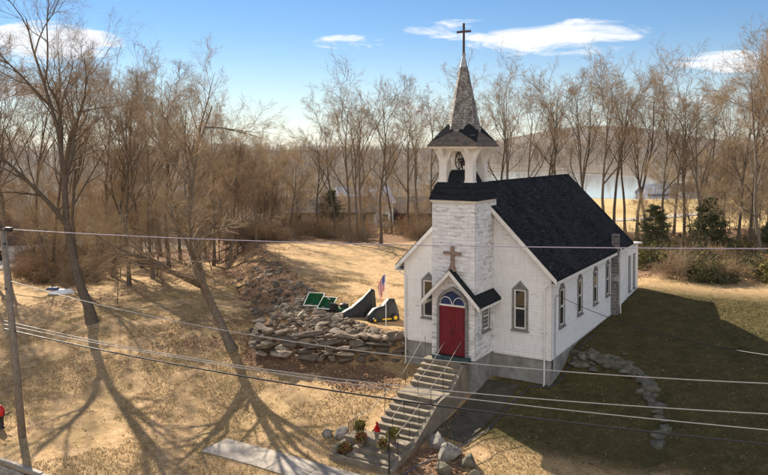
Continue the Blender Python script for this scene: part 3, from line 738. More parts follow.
for k in range(460):
    x = -rs.rand()**.9*10.6; f = rs.uniform(.3,1.1); y = ybx(x)+(ytx(x)-ybx(x))*f
    if x > -.6 and rs.rand() < .7: continue
    s = rs.uniform(.07,.24)*(1.1 if rs.rand() < .88 else 1.8); flat = rs.uniform(.35,.8)
    it.append(((x, y, hz(x,y)+s*flat*.3+.05), (s*rs.uniform(1,1.5), s, s*flat), .62, None, .22))
for x, y, a, b, c in ((-.55,-.05,.75,.5,.14),(-1.7,-.3,.8,.45,.14),(-2.9,-.55,.6,.4,.15),(-.2,.55,.5,.4,.12),(-4.2,-.3,.65,.45,.15),(-5.8,.5,.55,.4,.14)):
    it.append(((x,y,hz(x,y)+.16),(a,b,c),.45,rs.uniform(2.2,2.9),.07))
o = rockmesh('stone_wall', it, M['stone']); tag(o, 'long dry-laid fieldstone retaining wall below the yard left of the church', 'stone wall')
# rubble heap running back from the wall end
it = []
for k in range(190):
    t = rs.rand()**1.5; x = -10.0-t*17+rs.normal(0,.6); f = rs.uniform(-.1,1.05); y = ybx(x)+(ytx(x)-ybx(x))*f
    s = rs.uniform(.10,.34)*(1-.35*t); it.append(((x,y,hz(x,y)+s*.2),(s*1.3,s,s*.65),.65,None,.35))
o = rockmesh('rubble_heap', it, M['stone']); tag(o, 'loose heap of grey fieldstones trailing back from the left end of the retaining wall', 'rubble', kind='stuff')
# curved rock edging in the shaded right lawn
it = []
for k in range(66):
    a = radians(97 - k*1.5+rs.normal(0,.8)); x = 9+4.75*cos(a); y = -3.4+6.9*sin(a)
    if x < 8.35: continue
    s = rs.uniform(.18,.44)*(1.0 if k < 52 else .85); it.append(((x+rs.normal(0,.26),y+rs.normal(0,.26),hz(x,y)-.02),(s*rs.uniform(1,1.6),s*.85,s*rs.uniform(.35,.7)),.6,None,.22))
for k in range(16):
    x = rs.uniform(8.3,10.6); y = 3.0+rs.normal(0,.45)-.0; s = rs.uniform(.12,.36); it.append(((x,y,hz(x,y)+.04),(s*1.5,s,s*.4),.6,None,.12))
o = rockmesh('rock_edging', it, M['bluestone']); tag(o, 'curved row of flat grey-green rocks edging the shaded lawn right of the church', 'rock edging')
BO = [(5.35,-6.7,.52,'big pale boulder touching the right side of the steps'),(6.15,-7.35,.58,'largest pale boulder, right of the one touching the steps'),
      (6.35,-8.35,.36,'low grey boulder nearest the street at the foot of the boulder group'),(7.15,-7.6,.40,'greenish boulder at the right of the boulder group on the lawn edge'),(7.75,-8.2,.30,'smallest boulder at the far right end of the boulder group'),
      (.55,-7.9,.34,'small grey boulder left of the steps, farther from the railing'),(1.25,-7.75,.42,'streaked grey boulder just left of the lower railing')]
def rock_thing(x, y, s, label, mat, hgt=.8, name='boulder'):
    e = IV3; v = rockv((s*1.15,s*.95,s*hgt), .55, 0, IV3, None, 0)
    for _ in range(16):
        n_ = rs.randn(3); n_ /= np.linalg.norm(n_); d_ = rs.uniform(.55,.88)*s; q_ = v@n_; v = v-np.outer(np.maximum(q_-d_,0),n_)
    v = v*(1+.012*rs.randn(len(v),1)); base = hz(x,y)+s*.3
    o = meshobj(name, v, IF3, mat); o.location = (x,y,base); tag(o, label, 'boulder', 'boulders by the front steps'); return o
for k, (x,y,s,l) in enumerate(BO): rock_thing(x,y,s,l, M['palestone'] if k in (0,1,5,6) else M['bluestone'])

# ------------------------------------------------------------------ trees and brush
def tubes(P, R, k):
    """P (N,m,3) polylines, R (N,m) radii -> verts, quads"""
    N, m, _ = P.shape; d = P[:,-1]-P[:,0]; d /= np.linalg.norm(d,axis=1,keepdims=True)+1e-9
    a = np.where(np.abs(d[:,2:3])<.9, np.array([[0,0,1.]]), np.array([[1.,0,0]])); U = np.cross(d,a); U /= np.linalg.norm(U,axis=1,keepdims=True)+1e-9; V = np.cross(d,U)
    t = 2*pi*np.arange(k)/k
    ring = np.cos(t)[None,:,None]*U[:,None]+np.sin(t)[None,:,None]*V[:,None]
    v = P[:,:,None]+R[:,:,None,None]*ring[:,None]
    idx = np.arange(N*m*k).reshape(N,m,k); a = idx[:,:-1]; b = np.roll(idx,-1,2)[:,:-1]; c = np.roll(idx,-1,2)[:,1:]; e = idx[:,1:]
    return v.reshape(-1,3), np.stack([a,b,c,e],-1).reshape(-1,4)
def grow(r, st, di, ln, rd, m, wob, trop, tip=.25):
    N = len(st); P = np.zeros((N,m,3)); P[:,0] = st; d = di.copy()
    for i in range(1,m):
        d = d+r.randn(N,3)*wob; d[:,2] += trop; d /= np.linalg.norm(d,axis=1,keepdims=True)
        P[:,i] = P[:,i-1]+d*(ln/(m-1))[:,None]
    R = rd[:,None]*np.linspace(1,tip,m)[None]
    return P, R
def spawn(r, P, R, ln, n, t0, t1, ang, ratio, fall, rr=.62):
    N, m, _ = P.shape; n_ = n; idx = np.repeat(np.arange(N), n_); t = t0+(t1-t0)*((np.tile(np.arange(n_),N)+r.rand(N*n_))/n_)
    f = t*(m-1); i = np.minimum(f.astype(int), m-2); w = (f-i)[:,None]
    st = P[idx,i]*(1-w)+P[idx,i+1]*w; tan = P[idx,i+1]-P[idx,i]; tan /= np.linalg.norm(tan,axis=1,keepdims=True)+1e-9
    q = r.randn(len(idx),3); q -= (q*tan).sum(1,keepdims=True)*tan; q /= np.linalg.norm(q,axis=1,keepdims=True)+1e-9
    a = (ang*(.65+.7*r.rand(len(idx))))[:,None] if np.isscalar(ang) else ang
    di = tan*np.cos(a)+q*np.sin(a); L = ln[idx]*ratio*(1-fall*t)*(.65+.6*r.rand(len(idx)))
    rad = (R[idx,i]*(1-w[:,0])+R[idx,i+1]*w[:,0])*rr
    return st, di, L, rad
def bare_tree(seed, Ht, style):
    """returns trunk (v,f), crown (v,f)"""
    r = np.random.RandomState(seed); T, Cn = [], []
    path = style.get('path')
    r0 = style.get('r', .0088*Ht)
    if path is not None:
        pts = np.array(path, float); m = 14; s = np.linspace(0,len(pts)-1,m); i = np.minimum(s.astype(int),len(pts)-2); w = (s-i)[:,None]; P = (pts[i]*(1-w)+pts[i+1]*w)[None]; P[0,1:] += r.randn(m-1,3)*.05
        R = r0*np.linspace(1,style.get('tip',.25),m)[None]; ln = np.array([np.linalg.norm(np.diff(P[0],axis=0),axis=1).sum()])
    else:
        lean = style.get('lean',.08); d = np.array([[r.randn()*lean, r.randn()*lean, 1.]]); d /= np.linalg.norm(d)
        ln = np.array([Ht*style.get('tr',.88)]); P, R = grow(r, np.zeros((1,3)), d, ln, np.array([r0]), 10, .055, .03, .16)
    R[0,0] *= 1.35
    T.append(tubes(P,R,8)); twr = style.get('twr',.011)
    n1, n2, n3, n4, n5 = style['n']
    st, di, L, rd = spawn(r,P,R,ln,n1,style['t0'],.97,style['ang'],style['ratio'],style['fall'],style.get('rr',.66)); P1,R1 = grow(r,st,di,L,rd,7,.13,style['trop'],.10); T.append(tubes(P1,R1,6))
    st, di, L, rd = spawn(r,P1,R1,L,n2,.22,1,.62,.52,.35); P2,R2 = grow(r,st,di,L,np.maximum(rd,twr*1.5),5,.17,style['trop'],.18); T.append(tubes(P2,R2,4))
    st, di, L, rd = spawn(r,P2,R2,L,n3,.15,1,.65,.55,.3); P3,R3 = grow(r,st,di,L,np.maximum(rd,twr*1.15),4,.16,.03,.5); Cn.append(tubes(P3,R3,3))
    st, di, L, rd = spawn(r,P3,R3,L,n4,.15,1,.65,.58,.3); P4,R4 = grow(r,st,di,np.maximum(L,.35),np.maximum(rd*0+twr*.8,.004),3,.18,.03,.5); Cn.append(tubes(P4,R4,3))
    if n5:
        st, di, L, rd = spawn(r,P4,R4,np.maximum(L,.35),n5,.1,1,.7,.7,.3); P5,R5 = grow(r,st,di,np.maximum(L,.25),rd*0+twr*.62,2,.2,.03,.6); Cn.append(tubes(P5,R5,3))
    def cat(Q):
        n = 0; v, f = [], []
        for a, b in Q: v.append(a); f.append(b+n); n += len(a)
        return np.concatenate(v), np.concatenate(f)
    return cat(T), cat(Cn)
def tree_thing(name, seed, Ht, style, bark, twig):
    (tv,tf),(cv,cf) = bare_tree(seed, Ht, style); e = empty(name)
    meshobj('trunk', tv, tf, bark, e, smooth=True); meshobj('crown', cv, cf, twig, e); return e
ROW = dict(n=(8,7,6,4,2), t0=.36, ang=.56, ratio=.60, fall=.5, trop=.075, lean=.09, twr=.0105, tr=.78, rr=.72)
TALL = dict(n=(6,7,6,4,2), t0=.34, ang=.42, ratio=.66, fall=.45, trop=.07, lean=.13, twr=.0105, tr=.74, rr=.78)
WIDE = dict(n=(10,8,7,5,2), t0=.25, ang=.75, ratio=.5, fall=.35, trop=.05, lean=.08, twr=.009, tr=.8)
protos = [tree_thing('bare_tree', 21+k, 20, [ROW,TALL,ROW,TALL,ROW,WIDE][k], M['bark'] if k%2 else M['bark_dark'], M['twig'] if k%3 else M['twig_dark']) for k in range(6)]
used = [False]*6
def put(protos, used, k, x, y, Ht, H0, rz, label, cat, group, sink=.15, wide=1.0):
    e = protos[k] if not used[k] else dup(protos[k])
    used[k] = True; s = Ht/H0; e.location = (x, y, hz(x,y)-sink); e.rotation_euler = (0,0,rz); e.scale = (s*wide,s*wide,s); tag(e, label, cat, group); return e
# the row of tall trees behind the yard: photo column, distance, column height in photo
rowt = [(318,92,112),(335,88,98),(350,80,77),(358,86,84),(366,82,82),(381,79,74),(392,96,118),(408,90,92),(421,84,86),(436,88,80),(448,95,100),
        (486,88,66),(499,92,72),(516,86,64),(531,94,78),(546,90,66),(561,86,74),(578,82,70),(592,88,58),(604,79,56),(613,85,62),(626,92,70),(637,80,66),(650,86,64),(662,76,74),(674,90,80),
        (686,78,60),(698,84,84),(709,72,76),(722,88,78),(738,70,64),(752,66,54),(764,60,38),(778,64,30),(790,70,40)]
ordw = ['first','second','third','fourth','fifth','sixth','seventh','eighth','ninth','tenth','eleventh','twelfth','thirteenth','fourteenth','fifteenth','sixteenth','seventeenth','eighteenth','nineteenth','twentieth','twenty-first','twenty-second','twenty-third','twenty-fourth','twenty-fifth']
li = ri = 0
for k, (px, D, yt) in enumerate(rowt):
    x, y = plan(px, D); Ht = ztop(yt, D)-hz(x,y)
    if px < 455: lab = 'tall bare tree behind the yard, %s from the left of those left of the steeple' % ordw[li]; li += 1
    else: lab = 'tall bare tree behind the church, %s to the right of the steeple' % ordw[ri]; ri += 1
    put(protos, used, [0,1,2,3,4][k*2%5] if px < 730 else [0,4,5][k%3], x, y, Ht*1.04, 20, k*1.3, lab, 'tree', 'tall bare trees behind the church', wide=1.05)
# two big trees in the left foreground
def hero(name, px0, py0, zg, Ht, path, style, label, seed, bark, twig):
    pass
def shot(px, py, D): xy = plan(px, D); return np.array([xy[0], xy[1], CAM[2]-(py-150)/FPX*D])
t1b = np.array([-21.5,-3.2]); z1 = hz(*t1b)
P1 = [shot(91,337,50.2), shot(78,285,51), shot(68,240,52), shot(63,190,52), shot(61,140,52.5), shot(45,85,53), shot(27,20,54)]
o1 = P1[0].copy(); o1[2] = hz(o1[0],o1[1])-.2
st1 = dict(n=(11,9,7,4,3), t0=.38, ang=.62, ratio=.42, fall=.25, trop=.07, twr=.0065, path=[p-o1 for p in P1], r=.36, tip=.12, rr=.85)
st1['path'][0] = np.zeros(3)
e = tree_thing('bare_tree', 101, 22, st1, M['bark_dark'], M['twig_dark']); e.location = o1; tag(e, 'tallest bare tree at the far left, its trunk leaning left over the lawn', 'tree')
P2 = [shot(233,362,42.6), shot(219,322,43), shot(203,288,43.6), shot(194,240,44), shot(188,200,44.5), shot(196,150,45), shot(212,108,45)]
o2 = P2[0].copy(); o2[2] = hz(o2[0],o2[1])-.2
st2 = dict(n=(10,8,7,5,3), t0=.22, ang=.9, ratio=.42, fall=.35, trop=.05, twr=.006, path=[p-o2 for p in P2], r=.30, tip=.14, rr=.95); st2['path'][0] = np.zeros(3)
e = tree_thing('bare_tree', 107, 16, st2, M['bark'], M['twig']); e.location = o2; tag(e, 'leaning forked bare tree standing nearest the retaining wall, casting the long branching shadow', 'tree')
lb = MB(); pts = [P2[2]-o2, shot(178,276,43)-o2, shot(150,262,42.5)-o2, shot(128,238,42)-o2, shot(118,205,42)-o2]; lb.tube(pts, [.15,.12,.09,.06,.03], 8); lb.build('limb', M['bark'], e, True)
# other left trees: column, distance, top row
lt = [(8,62,60,5),(30,70,42,0),(52,64,70,2),(76,60,36,0),(98,72,52,5),(112,64,60,4),(128,58,66,0),(141,70,62,2),(152,62,72,5),(168,66,58,0),(180,74,76,4),(196,60,84,5),(213,70,86,2),(228,66,108,5),(243,78,116,0),(256,76,130,5),(272,84,138,4),(290,88,140,2),(-8,58,30,0),(-20,66,20,5),(64,84,80,4),(120,90,84,2),(160,92,92,4),(205,95,108,0),(-45,64,30,1),(-70,72,40,4),(-95,66,24,2),(-120,78,50,0),(-150,70,40,3),(-185,80,50,1),(-60,88,60,2),(-110,92,70,4),(-160,98,80,0)]
for k, (px,D,yt,v) in enumerate(lt):
    D = D+7 if D < 80 and px < 240 else D
    x, y = plan(px, D); Ht = ztop(yt, D)-hz(x,y)
    put(protos, used, v, x, y, Ht*1.03, 20, k*2.1, 'bare brown tree in the wood filling the left of the photo, one of many alike', 'tree', 'bare trees of the left wood')
# smaller wood trees and thickets
SAP = dict(n=(8,6,6,4,2), t0=.12, ang=.6, ratio=.5, fall=.4, trop=.06, lean=.14, twr=.008, r=.05)
wp = [tree_thing('wood_tree', 61+k, 9, SAP, M['bark_dark'], [M['twig'],M['twig_tan'],M['twig_dark']][k%3]) for k in range(4)]; wu = [False]*4
rw = random.Random(11)
for k in range(120):
    D = 54+58*rw.random()**.8; px = rw.uniform(-90, 300)
    if px > 255 and D < 88: D = rw.uniform(90,118)
    if px > 200 and D < 72: D = rw.uniform(74,110)
    if px < 40 and D < 92: D += 36
    x, y = plan(px, D)
    put(wp, wu, k%4, x, y, rw.uniform(6,11.5), 9, rw.uniform(0,6), 'slender bare tree in the brown undergrowth of the left wood, one of many alike', 'tree', 'slender trees of the left wood')
for k in range(26):
    D = rw.uniform(96,128); px = rw.uniform(300, 470); x, y = plan(px, D)
    put(wp, wu, k%4, x, y, rw.uniform(5,9), 9, rw.uniform(0,6), 'slender bare tree among the houses beyond the yard, one of many alike', 'tree', 'slender trees beyond the yard')
for k in range(34):
    D = rw.uniform(66,102); px = rw.uniform(640, 800) if k % 2 else rw.uniform(700,800); x, y = plan(px, D)
    put(wp, wu, k%4, x, y, rw.uniform(5,11), 9, rw.uniform(0,6), 'slender bare tree in the thin wood at the right edge, one of many alike', 'tree', 'slender trees of the right wood')
def bush(seed, h, w, n, leaves, twig, leafmat, dens=1.0, lsz=.07):
    r = np.random.RandomState(seed); a = r.rand(n)*6.28; st = np.stack([np.cos(a),np.sin(a),a*0],1)*(r.rand(n,1)*w*.35)
    di = np.stack([np.cos(a)*.7,np.sin(a)*.7,np.ones(n)],1)+r.randn(n,3)*.3; di /= np.linalg.norm(di,axis=1,keepdims=True)
    L = h*(.6+.6*r.rand(n)); P,R = grow(r,st,di,L,np.full(n,.022),6,.2,-.06,.4); Q = [tubes(P,R,3)]
    st,di,L2,rd = spawn(r,P,R,L,6,.1,1,.8,.5,.3); P2,R2 = grow(r,st,di,L2,np.full(len(st),.012),4,.25,-.02,.5); Q.append(tubes(P2,R2,3))
    st,di,L3,rd = spawn(r,P2,R2,L2,5,.1,1,.8,.6,.3); P3,R3 = grow(r,st,di,L3,np.full(len(st),.008),3,.25,0,.5); Q.append(tubes(P3,R3,3))
    v = np.concatenate([q[0] for q in Q]); n_ = 0; f = []
    for q in Q: f.append(q[1]+n_); n_ += len(q[0])
    f = np.concatenate(f); mi = np.zeros(len(f),int)
    if leaves:
        tips = P3.reshape(-1,3); c = tips[r.randint(0,len(tips),leaves)]+r.randn(leaves,3)*.06; d1 = r.randn(leaves,3); d1 /= np.linalg.norm(d1,axis=1,keepdims=True); d2 = np.cross(d1,r.randn(leaves,3)); d2 /= np.linalg.norm(d2,axis=1,keepdims=True)
        s = lsz*(.5+r.rand(leaves,1)); lv_ = np.stack([c-d1*s,c-d2*s*.6,c+d1*s,c+d2*s*.6],1).reshape(-1,3)
        lf2 = np.arange(4*leaves).reshape(-1,4)+len(v); v = np.concatenate([v,lv_]); f = np.concatenate([f,lf2]); mi = np.concatenate([mi,np.ones(leaves,int)])
    v[:,2] = np.maximum(v[:,2],-.1)
    return meshobj('bush', v, f, [twig,leafmat], mi=mi)
bp = [bush(1,2.2,1.8,34,400,M['twig_dark'],M['leafy']), bush(2,1.8,2.2,40,500,M['twig_dark'],M['leafy']), bush(3,1.7,2.2,34,2600,M['twig_dark'],M['olive'],lsz=.09), bush(4,2.6,1.6,30,0,M['twig_dark'],M['leafy']), bush(5,1.6,2.0,30,3000,M['twig_dark'],M['needle'],lsz=.09)]
bu = [False]*5
def pb(k, x, y, s, label, group, zs=1):
    o = bp[k] if not bu[k] else bp[k].copy()
    if bu[k]: COL.objects.link(o)
    bu[k] = True; o.location = (x,y,hz(x,y)-.05); o.rotation_euler = (0,0,rw.uniform(0,6)); o.scale = (s,s,s*zs); tag(o,label,'bush',group)
for k in range(120):
    D = rw.uniform(53,74); lo = 636+max(0,(62-D))*4; px = rw.uniform(lo, 800); x, y = plan(px, D)
    if x < 9.2 and y < 22: continue
    pb(rw.choice([0,1,2,2,2,3,4,4,4]), x, y, rw.uniform(.5,1.05), 'low tangled bush in the brush belt behind the right lawn, one of many alike', 'bushes behind the right lawn')
for k in range(75):
    px = rw.uniform(225, 470); D = rw.uniform(82,97); x, y = plan(px, D)
    pb(rw.choice([0,1,3,3,1]), x, y, rw.uniform(.6,1.2), 'brown bush along the back edge of the yard, one of many alike', 'bushes behind the yard')
for k in range(70):
    t = rw.random(); x = -13-t*28; y = ybx(x)+rw.uniform(.2,6)+2*t
    dd_ = np.array([x,y])-CAM[:2]; D_ = dd_@FW; p_ = 384+FPX*(dd_@RT)/D_
    if 205 < p_ < 420: continue
    pb(rw.choice([0,1,3,3]), x, y, rw.uniform(.4,.95), 'brown bush on the leafy slope under the left wood, one of many alike', 'bushes on the leafy slope')
for k in range(26):
    px = rw.uniform(470, 640); D = rw.uniform(66,84); x, y = plan(px, D)
    pb(rw.choice([0,1,3,2]), x, y, rw.uniform(.6,1.1), 'brown bush in the strip behind the church roof, one of many alike', 'bushes behind the church')
for k in range(40):
    px = rw.uniform(0, 120); D = rw.uniform(66,100); x, y = plan(px, D)
    pb(rw.choice([0,1,3]), x, y, rw.uniform(.7,1.3), 'brown bush by the track at the far left, one of many alike', 'bushes at the far left')
# evergreens
def conifer(seed, h, w, mat):
    r = np.random.RandomState(seed); e = empty('juniper'); N = 100
    tv, tf = tubes(np.array([[[0,0,0],[.05,0,h*.5],[0,.05,h]]]), np.array([[.12,.07,.015]]), 6); meshobj('trunk', tv, tf, M['bark_dark'], e, True)
    z = .25+(h-.4)*r.rand(N)**.85; a = r.rand(N)*6.28; sp = (1-(z/h))**.75*w*(.45+.75*r.rand(N))+.18
    st = np.stack([z*0,z*0,z],1); di = np.stack([np.cos(a),np.sin(a),.18+.2*r.randn(N)],1); di /= np.linalg.norm(di,axis=1,keepdims=True)
    P,R = grow(r,st,di,sp,np.full(N,.03),6,.1,.02,.3); Q=[tubes(P,R,3)]
    st,di,L,rd = spawn(r,P,R,sp,7,.2,1,.7,.42,.2); P2,R2 = grow(r,st,di,L,np.full(len(st),.012),3,.15,.03,.5); Q.append(tubes(P2,R2,3))
    c = P2[:, :].reshape(-1,3); c = c[r.randint(0,len(c),17000)]+r.randn(17000,3)*np.array([.09,.09,.05]); n = len(c)
    d1 = r.randn(n,3)*.8; d1[:,2] = d1[:,2]*.6+.35; d1 /= np.linalg.norm(d1,axis=1,keepdims=True); d2 = np.cross(d1,r.randn(n,3)); d2 /= np.linalg.norm(d2,axis=1,keepdims=True)
    s = .085*(.5+r.rand(n,1)); lv_ = np.stack([c-d1*s,c-d2*s*.28,c+d1*s,c+d2*s*.28],1).reshape(-1,3)
    v = np.concatenate([q[0] for q in Q]+[lv_]); f = np.concatenate([Q[0][1],Q[1][1]+len(Q[0][0]),np.arange(4*n).reshape(-1,4)+len(Q[0][0])+len(Q[1][0])])
    mi = np.concatenate([np.zeros(len(Q[0][1])+len(Q[1][1]),int),np.ones(n,int)]); meshobj('foliage', v, f, [M['bark_dark'],mat], e, mi=mi); return e
cj = [conifer(31,5.2,2.3,M['needle']), conifer(32,5.0,2.1,M['needle'])]
for (px, D, yt, k, new, lab) in ((656,66,205,0,0,'dark green juniper just right of the church roof end'),(712,63,196,1,0,'dark layered juniper right of centre in the brush belt, standing alone'),(680,74,232,1,1,'small dark juniper between the two larger ones'),(770,62,222,0,1,'dark evergreen half cut off by the right edge of the picture'),(330,104,190,0,1,'small dark evergreen beside the houses left of the white building')):
    e = cj[k] if not new else dup(cj[k]); x, y = plan(px, D); Ht = ztop(yt,D)-hz(x,y); s = Ht/5.1; e.location = (x,y,hz(x,y)-.1); e.scale = (s,s,s); e.rotation_euler = (0,0,px*.7); tag(e, lab, 'evergreen tree', 'junipers')
# the far wood: thousands of distant bare trees, one mass
r = np.random.RandomState(9); cand = []
N = 7000
D = 112+(1500)*r.rand(N*2)**1.7; q = r.uniform(-.62,.62,N*2)
fld = ((D>100)&(D<236)&(q>.17)&(q<.8))|((D<140)&(q>-.14)&(q<.1)); lk = ((D-392)/146)**2+((q*D-85)/66)**2
ok = ~fld & (lk > 1.12) & ~((D<235)&(q>.1)) & ~((D>480)&(D<560)&(r.rand(N*2)<.5)); D, q = D[ok][:N], q[ok][:N]; N = len(D)
bx, by = CAM[0]+FW[0]*D+RT[0]*q*D, CAM[1]+FW[1]*D+RT[1]*q*D; bz = H(bx,by)
hh = r.uniform(7,13,N)*(1+.25*(D>500)); sc = np.clip(D/FPX*.16,.03,.2)
vs, fs = [], []; nb = 26
st = np.stack([bx,by,bz-.3],1); P = np.stack([st, st+np.stack([r.randn(N)*.5,r.randn(N)*.5,hh*.55],1), st+np.stack([r.randn(N)*1.2,r.randn(N)*1.2,hh],1)],1)
a, b = tubes(P, np.stack([sc*1.3,sc*.9,sc*.4],1), 3); vs.append(a); fs.append(b); n0 = len(a)
L = hh; s2, d2_, L2, _ = spawn(r, P, np.ones((N,3)), L, nb, .15, 1, .8, .36, .45); L2 = L2*1.0; q_ = np.repeat(sc, nb)
P2, R2 = grow(r, s2, d2_, L2, q_*.55, 3, .3, .12, .4); 
sd = np.cross(d2_, r.randn(len(d2_),3)); sd /= np.linalg.norm(sd,axis=1,keepdims=True); w = (q_*.55)[:,None]
v4 = np.stack([P2[:,0]-sd*w,P2[:,0]+sd*w,P2[:,1]+sd*w*.8,P2[:,2],P2[:,1]-sd*w*.8],1)
quad = np.stack([P2[:,0]-sd*w,P2[:,0]+sd*w,P2[:,2]+sd*w*.5,P2[:,2]-sd*w*.5],1).reshape(-1,3); vs.append(quad); fs.append(np.arange(len(quad)).reshape(-1,4)+n0)
M['fartwig'] = plain('far_twig',(.30,.25,.20),.95,var=.3,sc=.02,spec=.1)
o = meshobj('far_wood', np.concatenate(vs), np.concatenate(fs), M['fartwig']); tag(o, 'mass of distant bare woodland rising from the lake shore to the hills', 'woodland', kind='stuff')

# ------------------------------------------------------------------ distant houses
M['tan'] = plain('tan_wall',(.34,.27,.21),.8,var=.15); M['brownroof'] = plain('brown_roof',(.13,.10,.085),.85,var=.25,sc=2); M['bluewall'] = plain('blue_wall',(.16,.20,.30),.8,var=.15); M['paleroof'] = plain('pale_roof',(.55,.55,.56),.7,var=.1)
M['redwall'] = plain('dark_red_wall',(.12,.045,.035),.8,var=.2)
def house(px, D, w, d, h, rh, wall_, roof_, label, rot=0., sink=.3, nw=4):
    x, y = plan(px, D); e = empty('house', (x,y,hz(x,y)-sink)); e.rotation_euler = (0,0,YAW+rot)
    m = MB(); m.box(-w/2,w/2,-d/2,d/2,0,h+sink); m.add([(-w/2,-d/2,h+sink),(-w/2,d/2,h+sink),(-w/2,0,h+sink+rh*.97)],[(0,2,1)]); m.add([(w/2,-d/2,h+sink),(w/2,d/2,h+sink),(w/2,0,h+sink+rh*.97)],[(0,1,2)]); m.build('wall', wall_, e)
    rr_ = MB(); o = .4
    for s in (-1,1):
        a = [(-w/2-o,s*(d/2+o),h+sink-.15),(w/2+o,s*(d/2+o),h+sink-.15),(w/2+o,0,h+sink+rh),(-w/2-o,0,h+sink+rh)]; b = [(p[0],p[1],p[2]+.18) for p in a]
        (rr_.hexa(a,b) if s < 0 else rr_.hexa(a[::-1],b[::-1]))
    rr_.build('roof', roof_, e)
    for k in range(nw):
        u_ = -w/2+w*(k+.5)/nw; q = MB(); q.box(u_-.5,u_+.5,-d/2-.06,-d/2-.005,sink+.9,sink+min(h-.3,2.2)); q.build('window', M['glass'], e)
    tag(e, label, 'house'); return e
house(362,128,9,7,4.2,2.4,M['white'],M['paleroof'],'white house with pale roof behind the trees left of the church',.35,nw=3)
house(330,122,14,8,2.6,2.2,M['tan'],M['brownroof'],'long low tan house with brown roof beside the white house',.1)
house(405,132,13,8,2.6,2.4,M['redwall'],M['brownroof'],'low dark red house with brown roof just left of the steeple',-.1)
house(290,130,10,7,2.6,2.2,M['tan'],M['brownroof'],'tan house almost hidden by the wood, leftmost of those beyond the yard',.2)
house(657,262,12,8,3.2,3,M['bluewall'],M['paleroof'],'small blue house with pale roof on the lake shore',.2)
house(690,275,10,7,3,2.6,M['white'],M['brownroof'],'small white house right of the blue lakeside house',-.2)
house(20,100,12,8,3,2.6,M['white'],M['brownroof'],'pale house behind the track at the far left edge',.3)
pt_ = empty('picnic_table', (*plan(641,205),0)); pt_.location.z = hz(*plan(641,205)); pt_.rotation_euler = (0,0,YAW)
M['redwood'] = plain('red_brown_wood',(.28,.08,.04),.8)
q = MB(); q.box(-2.2,2.2,-.5,.5,.9,1.0); q.build('tabletop', M['redwood'], pt_)
for s in (-1,1):
    q = MB(); q.box(-2.2,2.2,s*.95-.18,s*.95+.18,.5,.57); q.build('bench', M['redwood'], pt_)
    q = MB(); q.box(s*1.6-.06,s*1.6+.06,-1.0,1.0,.42,.5); q.box(s*1.6-.06,s*1.6+.06,-.5,-.4,0,.9); q.box(s*1.6-.06,s*1.6+.06,.4,.5,0,.9); q.build('leg', M['redwood'], pt_)
tag(pt_, 'red-brown picnic table alone on the golden field near the lake', 'picnic table')

# ------------------------------------------------------------------ yard machines, flag
def cart(x, y, rz, s, label):
    e = empty('garden_cart', (x,y,hz(x,y))); e.rotation_euler = (0,0,rz); e.scale = (s,s,s)
    # open tray tipped toward the street
    ti = radians(30); R_ = lambda p: (p[0], p[1]*cos(ti)-p[2]*sin(ti), p[1]*sin(ti)+p[2]*cos(ti)+.28)
    bo_ = [(-.42,-.5,0),(.42,-.5,0),(.42,.45,0),(-.42,.45,0)]; to = [(-.55,-.68,.34),(.55,-.68,.34),(.55,.6,.34),(-.55,.6,.34)]
    bi = [(p[0]*.94,p[1]*.94,.03) for p in bo_]; tin = [(p[0]*.93,p[1]*.93,.34) for p in to]
    m = MB(); V = [R_(p) for p in bo_+to+bi+tin]
    m.add(V, [(0,3,2,1),(0,1,5,4),(1,2,6,5),(2,3,7,6),(3,0,4,7),(8,9,10,11),(8,12,13,9),(9,13,14,10),(10,14,15,11),(11,15,12,8)]); m.build('tray', M['green'], e)
    m = MB(); m.add([R_(p) for p in [(q[0]*1.03,q[1]*1.03,.35) for q in to]+[(q[0]*.99,q[1]*.99,.35) for q in tin]]+[R_((q[0]*1.03,q[1]*1.03,.30)) for q in to], [(0,1,5,4),(1,2,6,5),(2,3,7,6),(3,0,4,7),(8,9,1,0),(9,10,2,1),(10,11,3,2),(11,8,0,3)]); m.build('rim', M['rimw'], e)
    for sx in (-1,1):
        m = MB(); m.tube([(sx*.44-.05,.1,.2),(sx*.44+.05,.1,.2)], .2, 14); w = m.build('wheel', M['black'], e)
    m = MB(); m.tube([(-.35,.1,.2),(.35,.1,.2)], .02, 6); m.tube([(0,.1,.22),(0,1.1,.16)], .025, 6); m.build('drawbar', M['metal_dark'], e)
    tag(e, label, 'garden cart', 'green tipped carts'); return e
cart(-8.8,3.95,YAW-.25,.98,'green tipped garden cart, the larger and leftmost one on top of the stone wall')
cart(-7.6,3.7,YAW-.35,.88,'green tipped garden cart nearer the small mower on the stone wall')
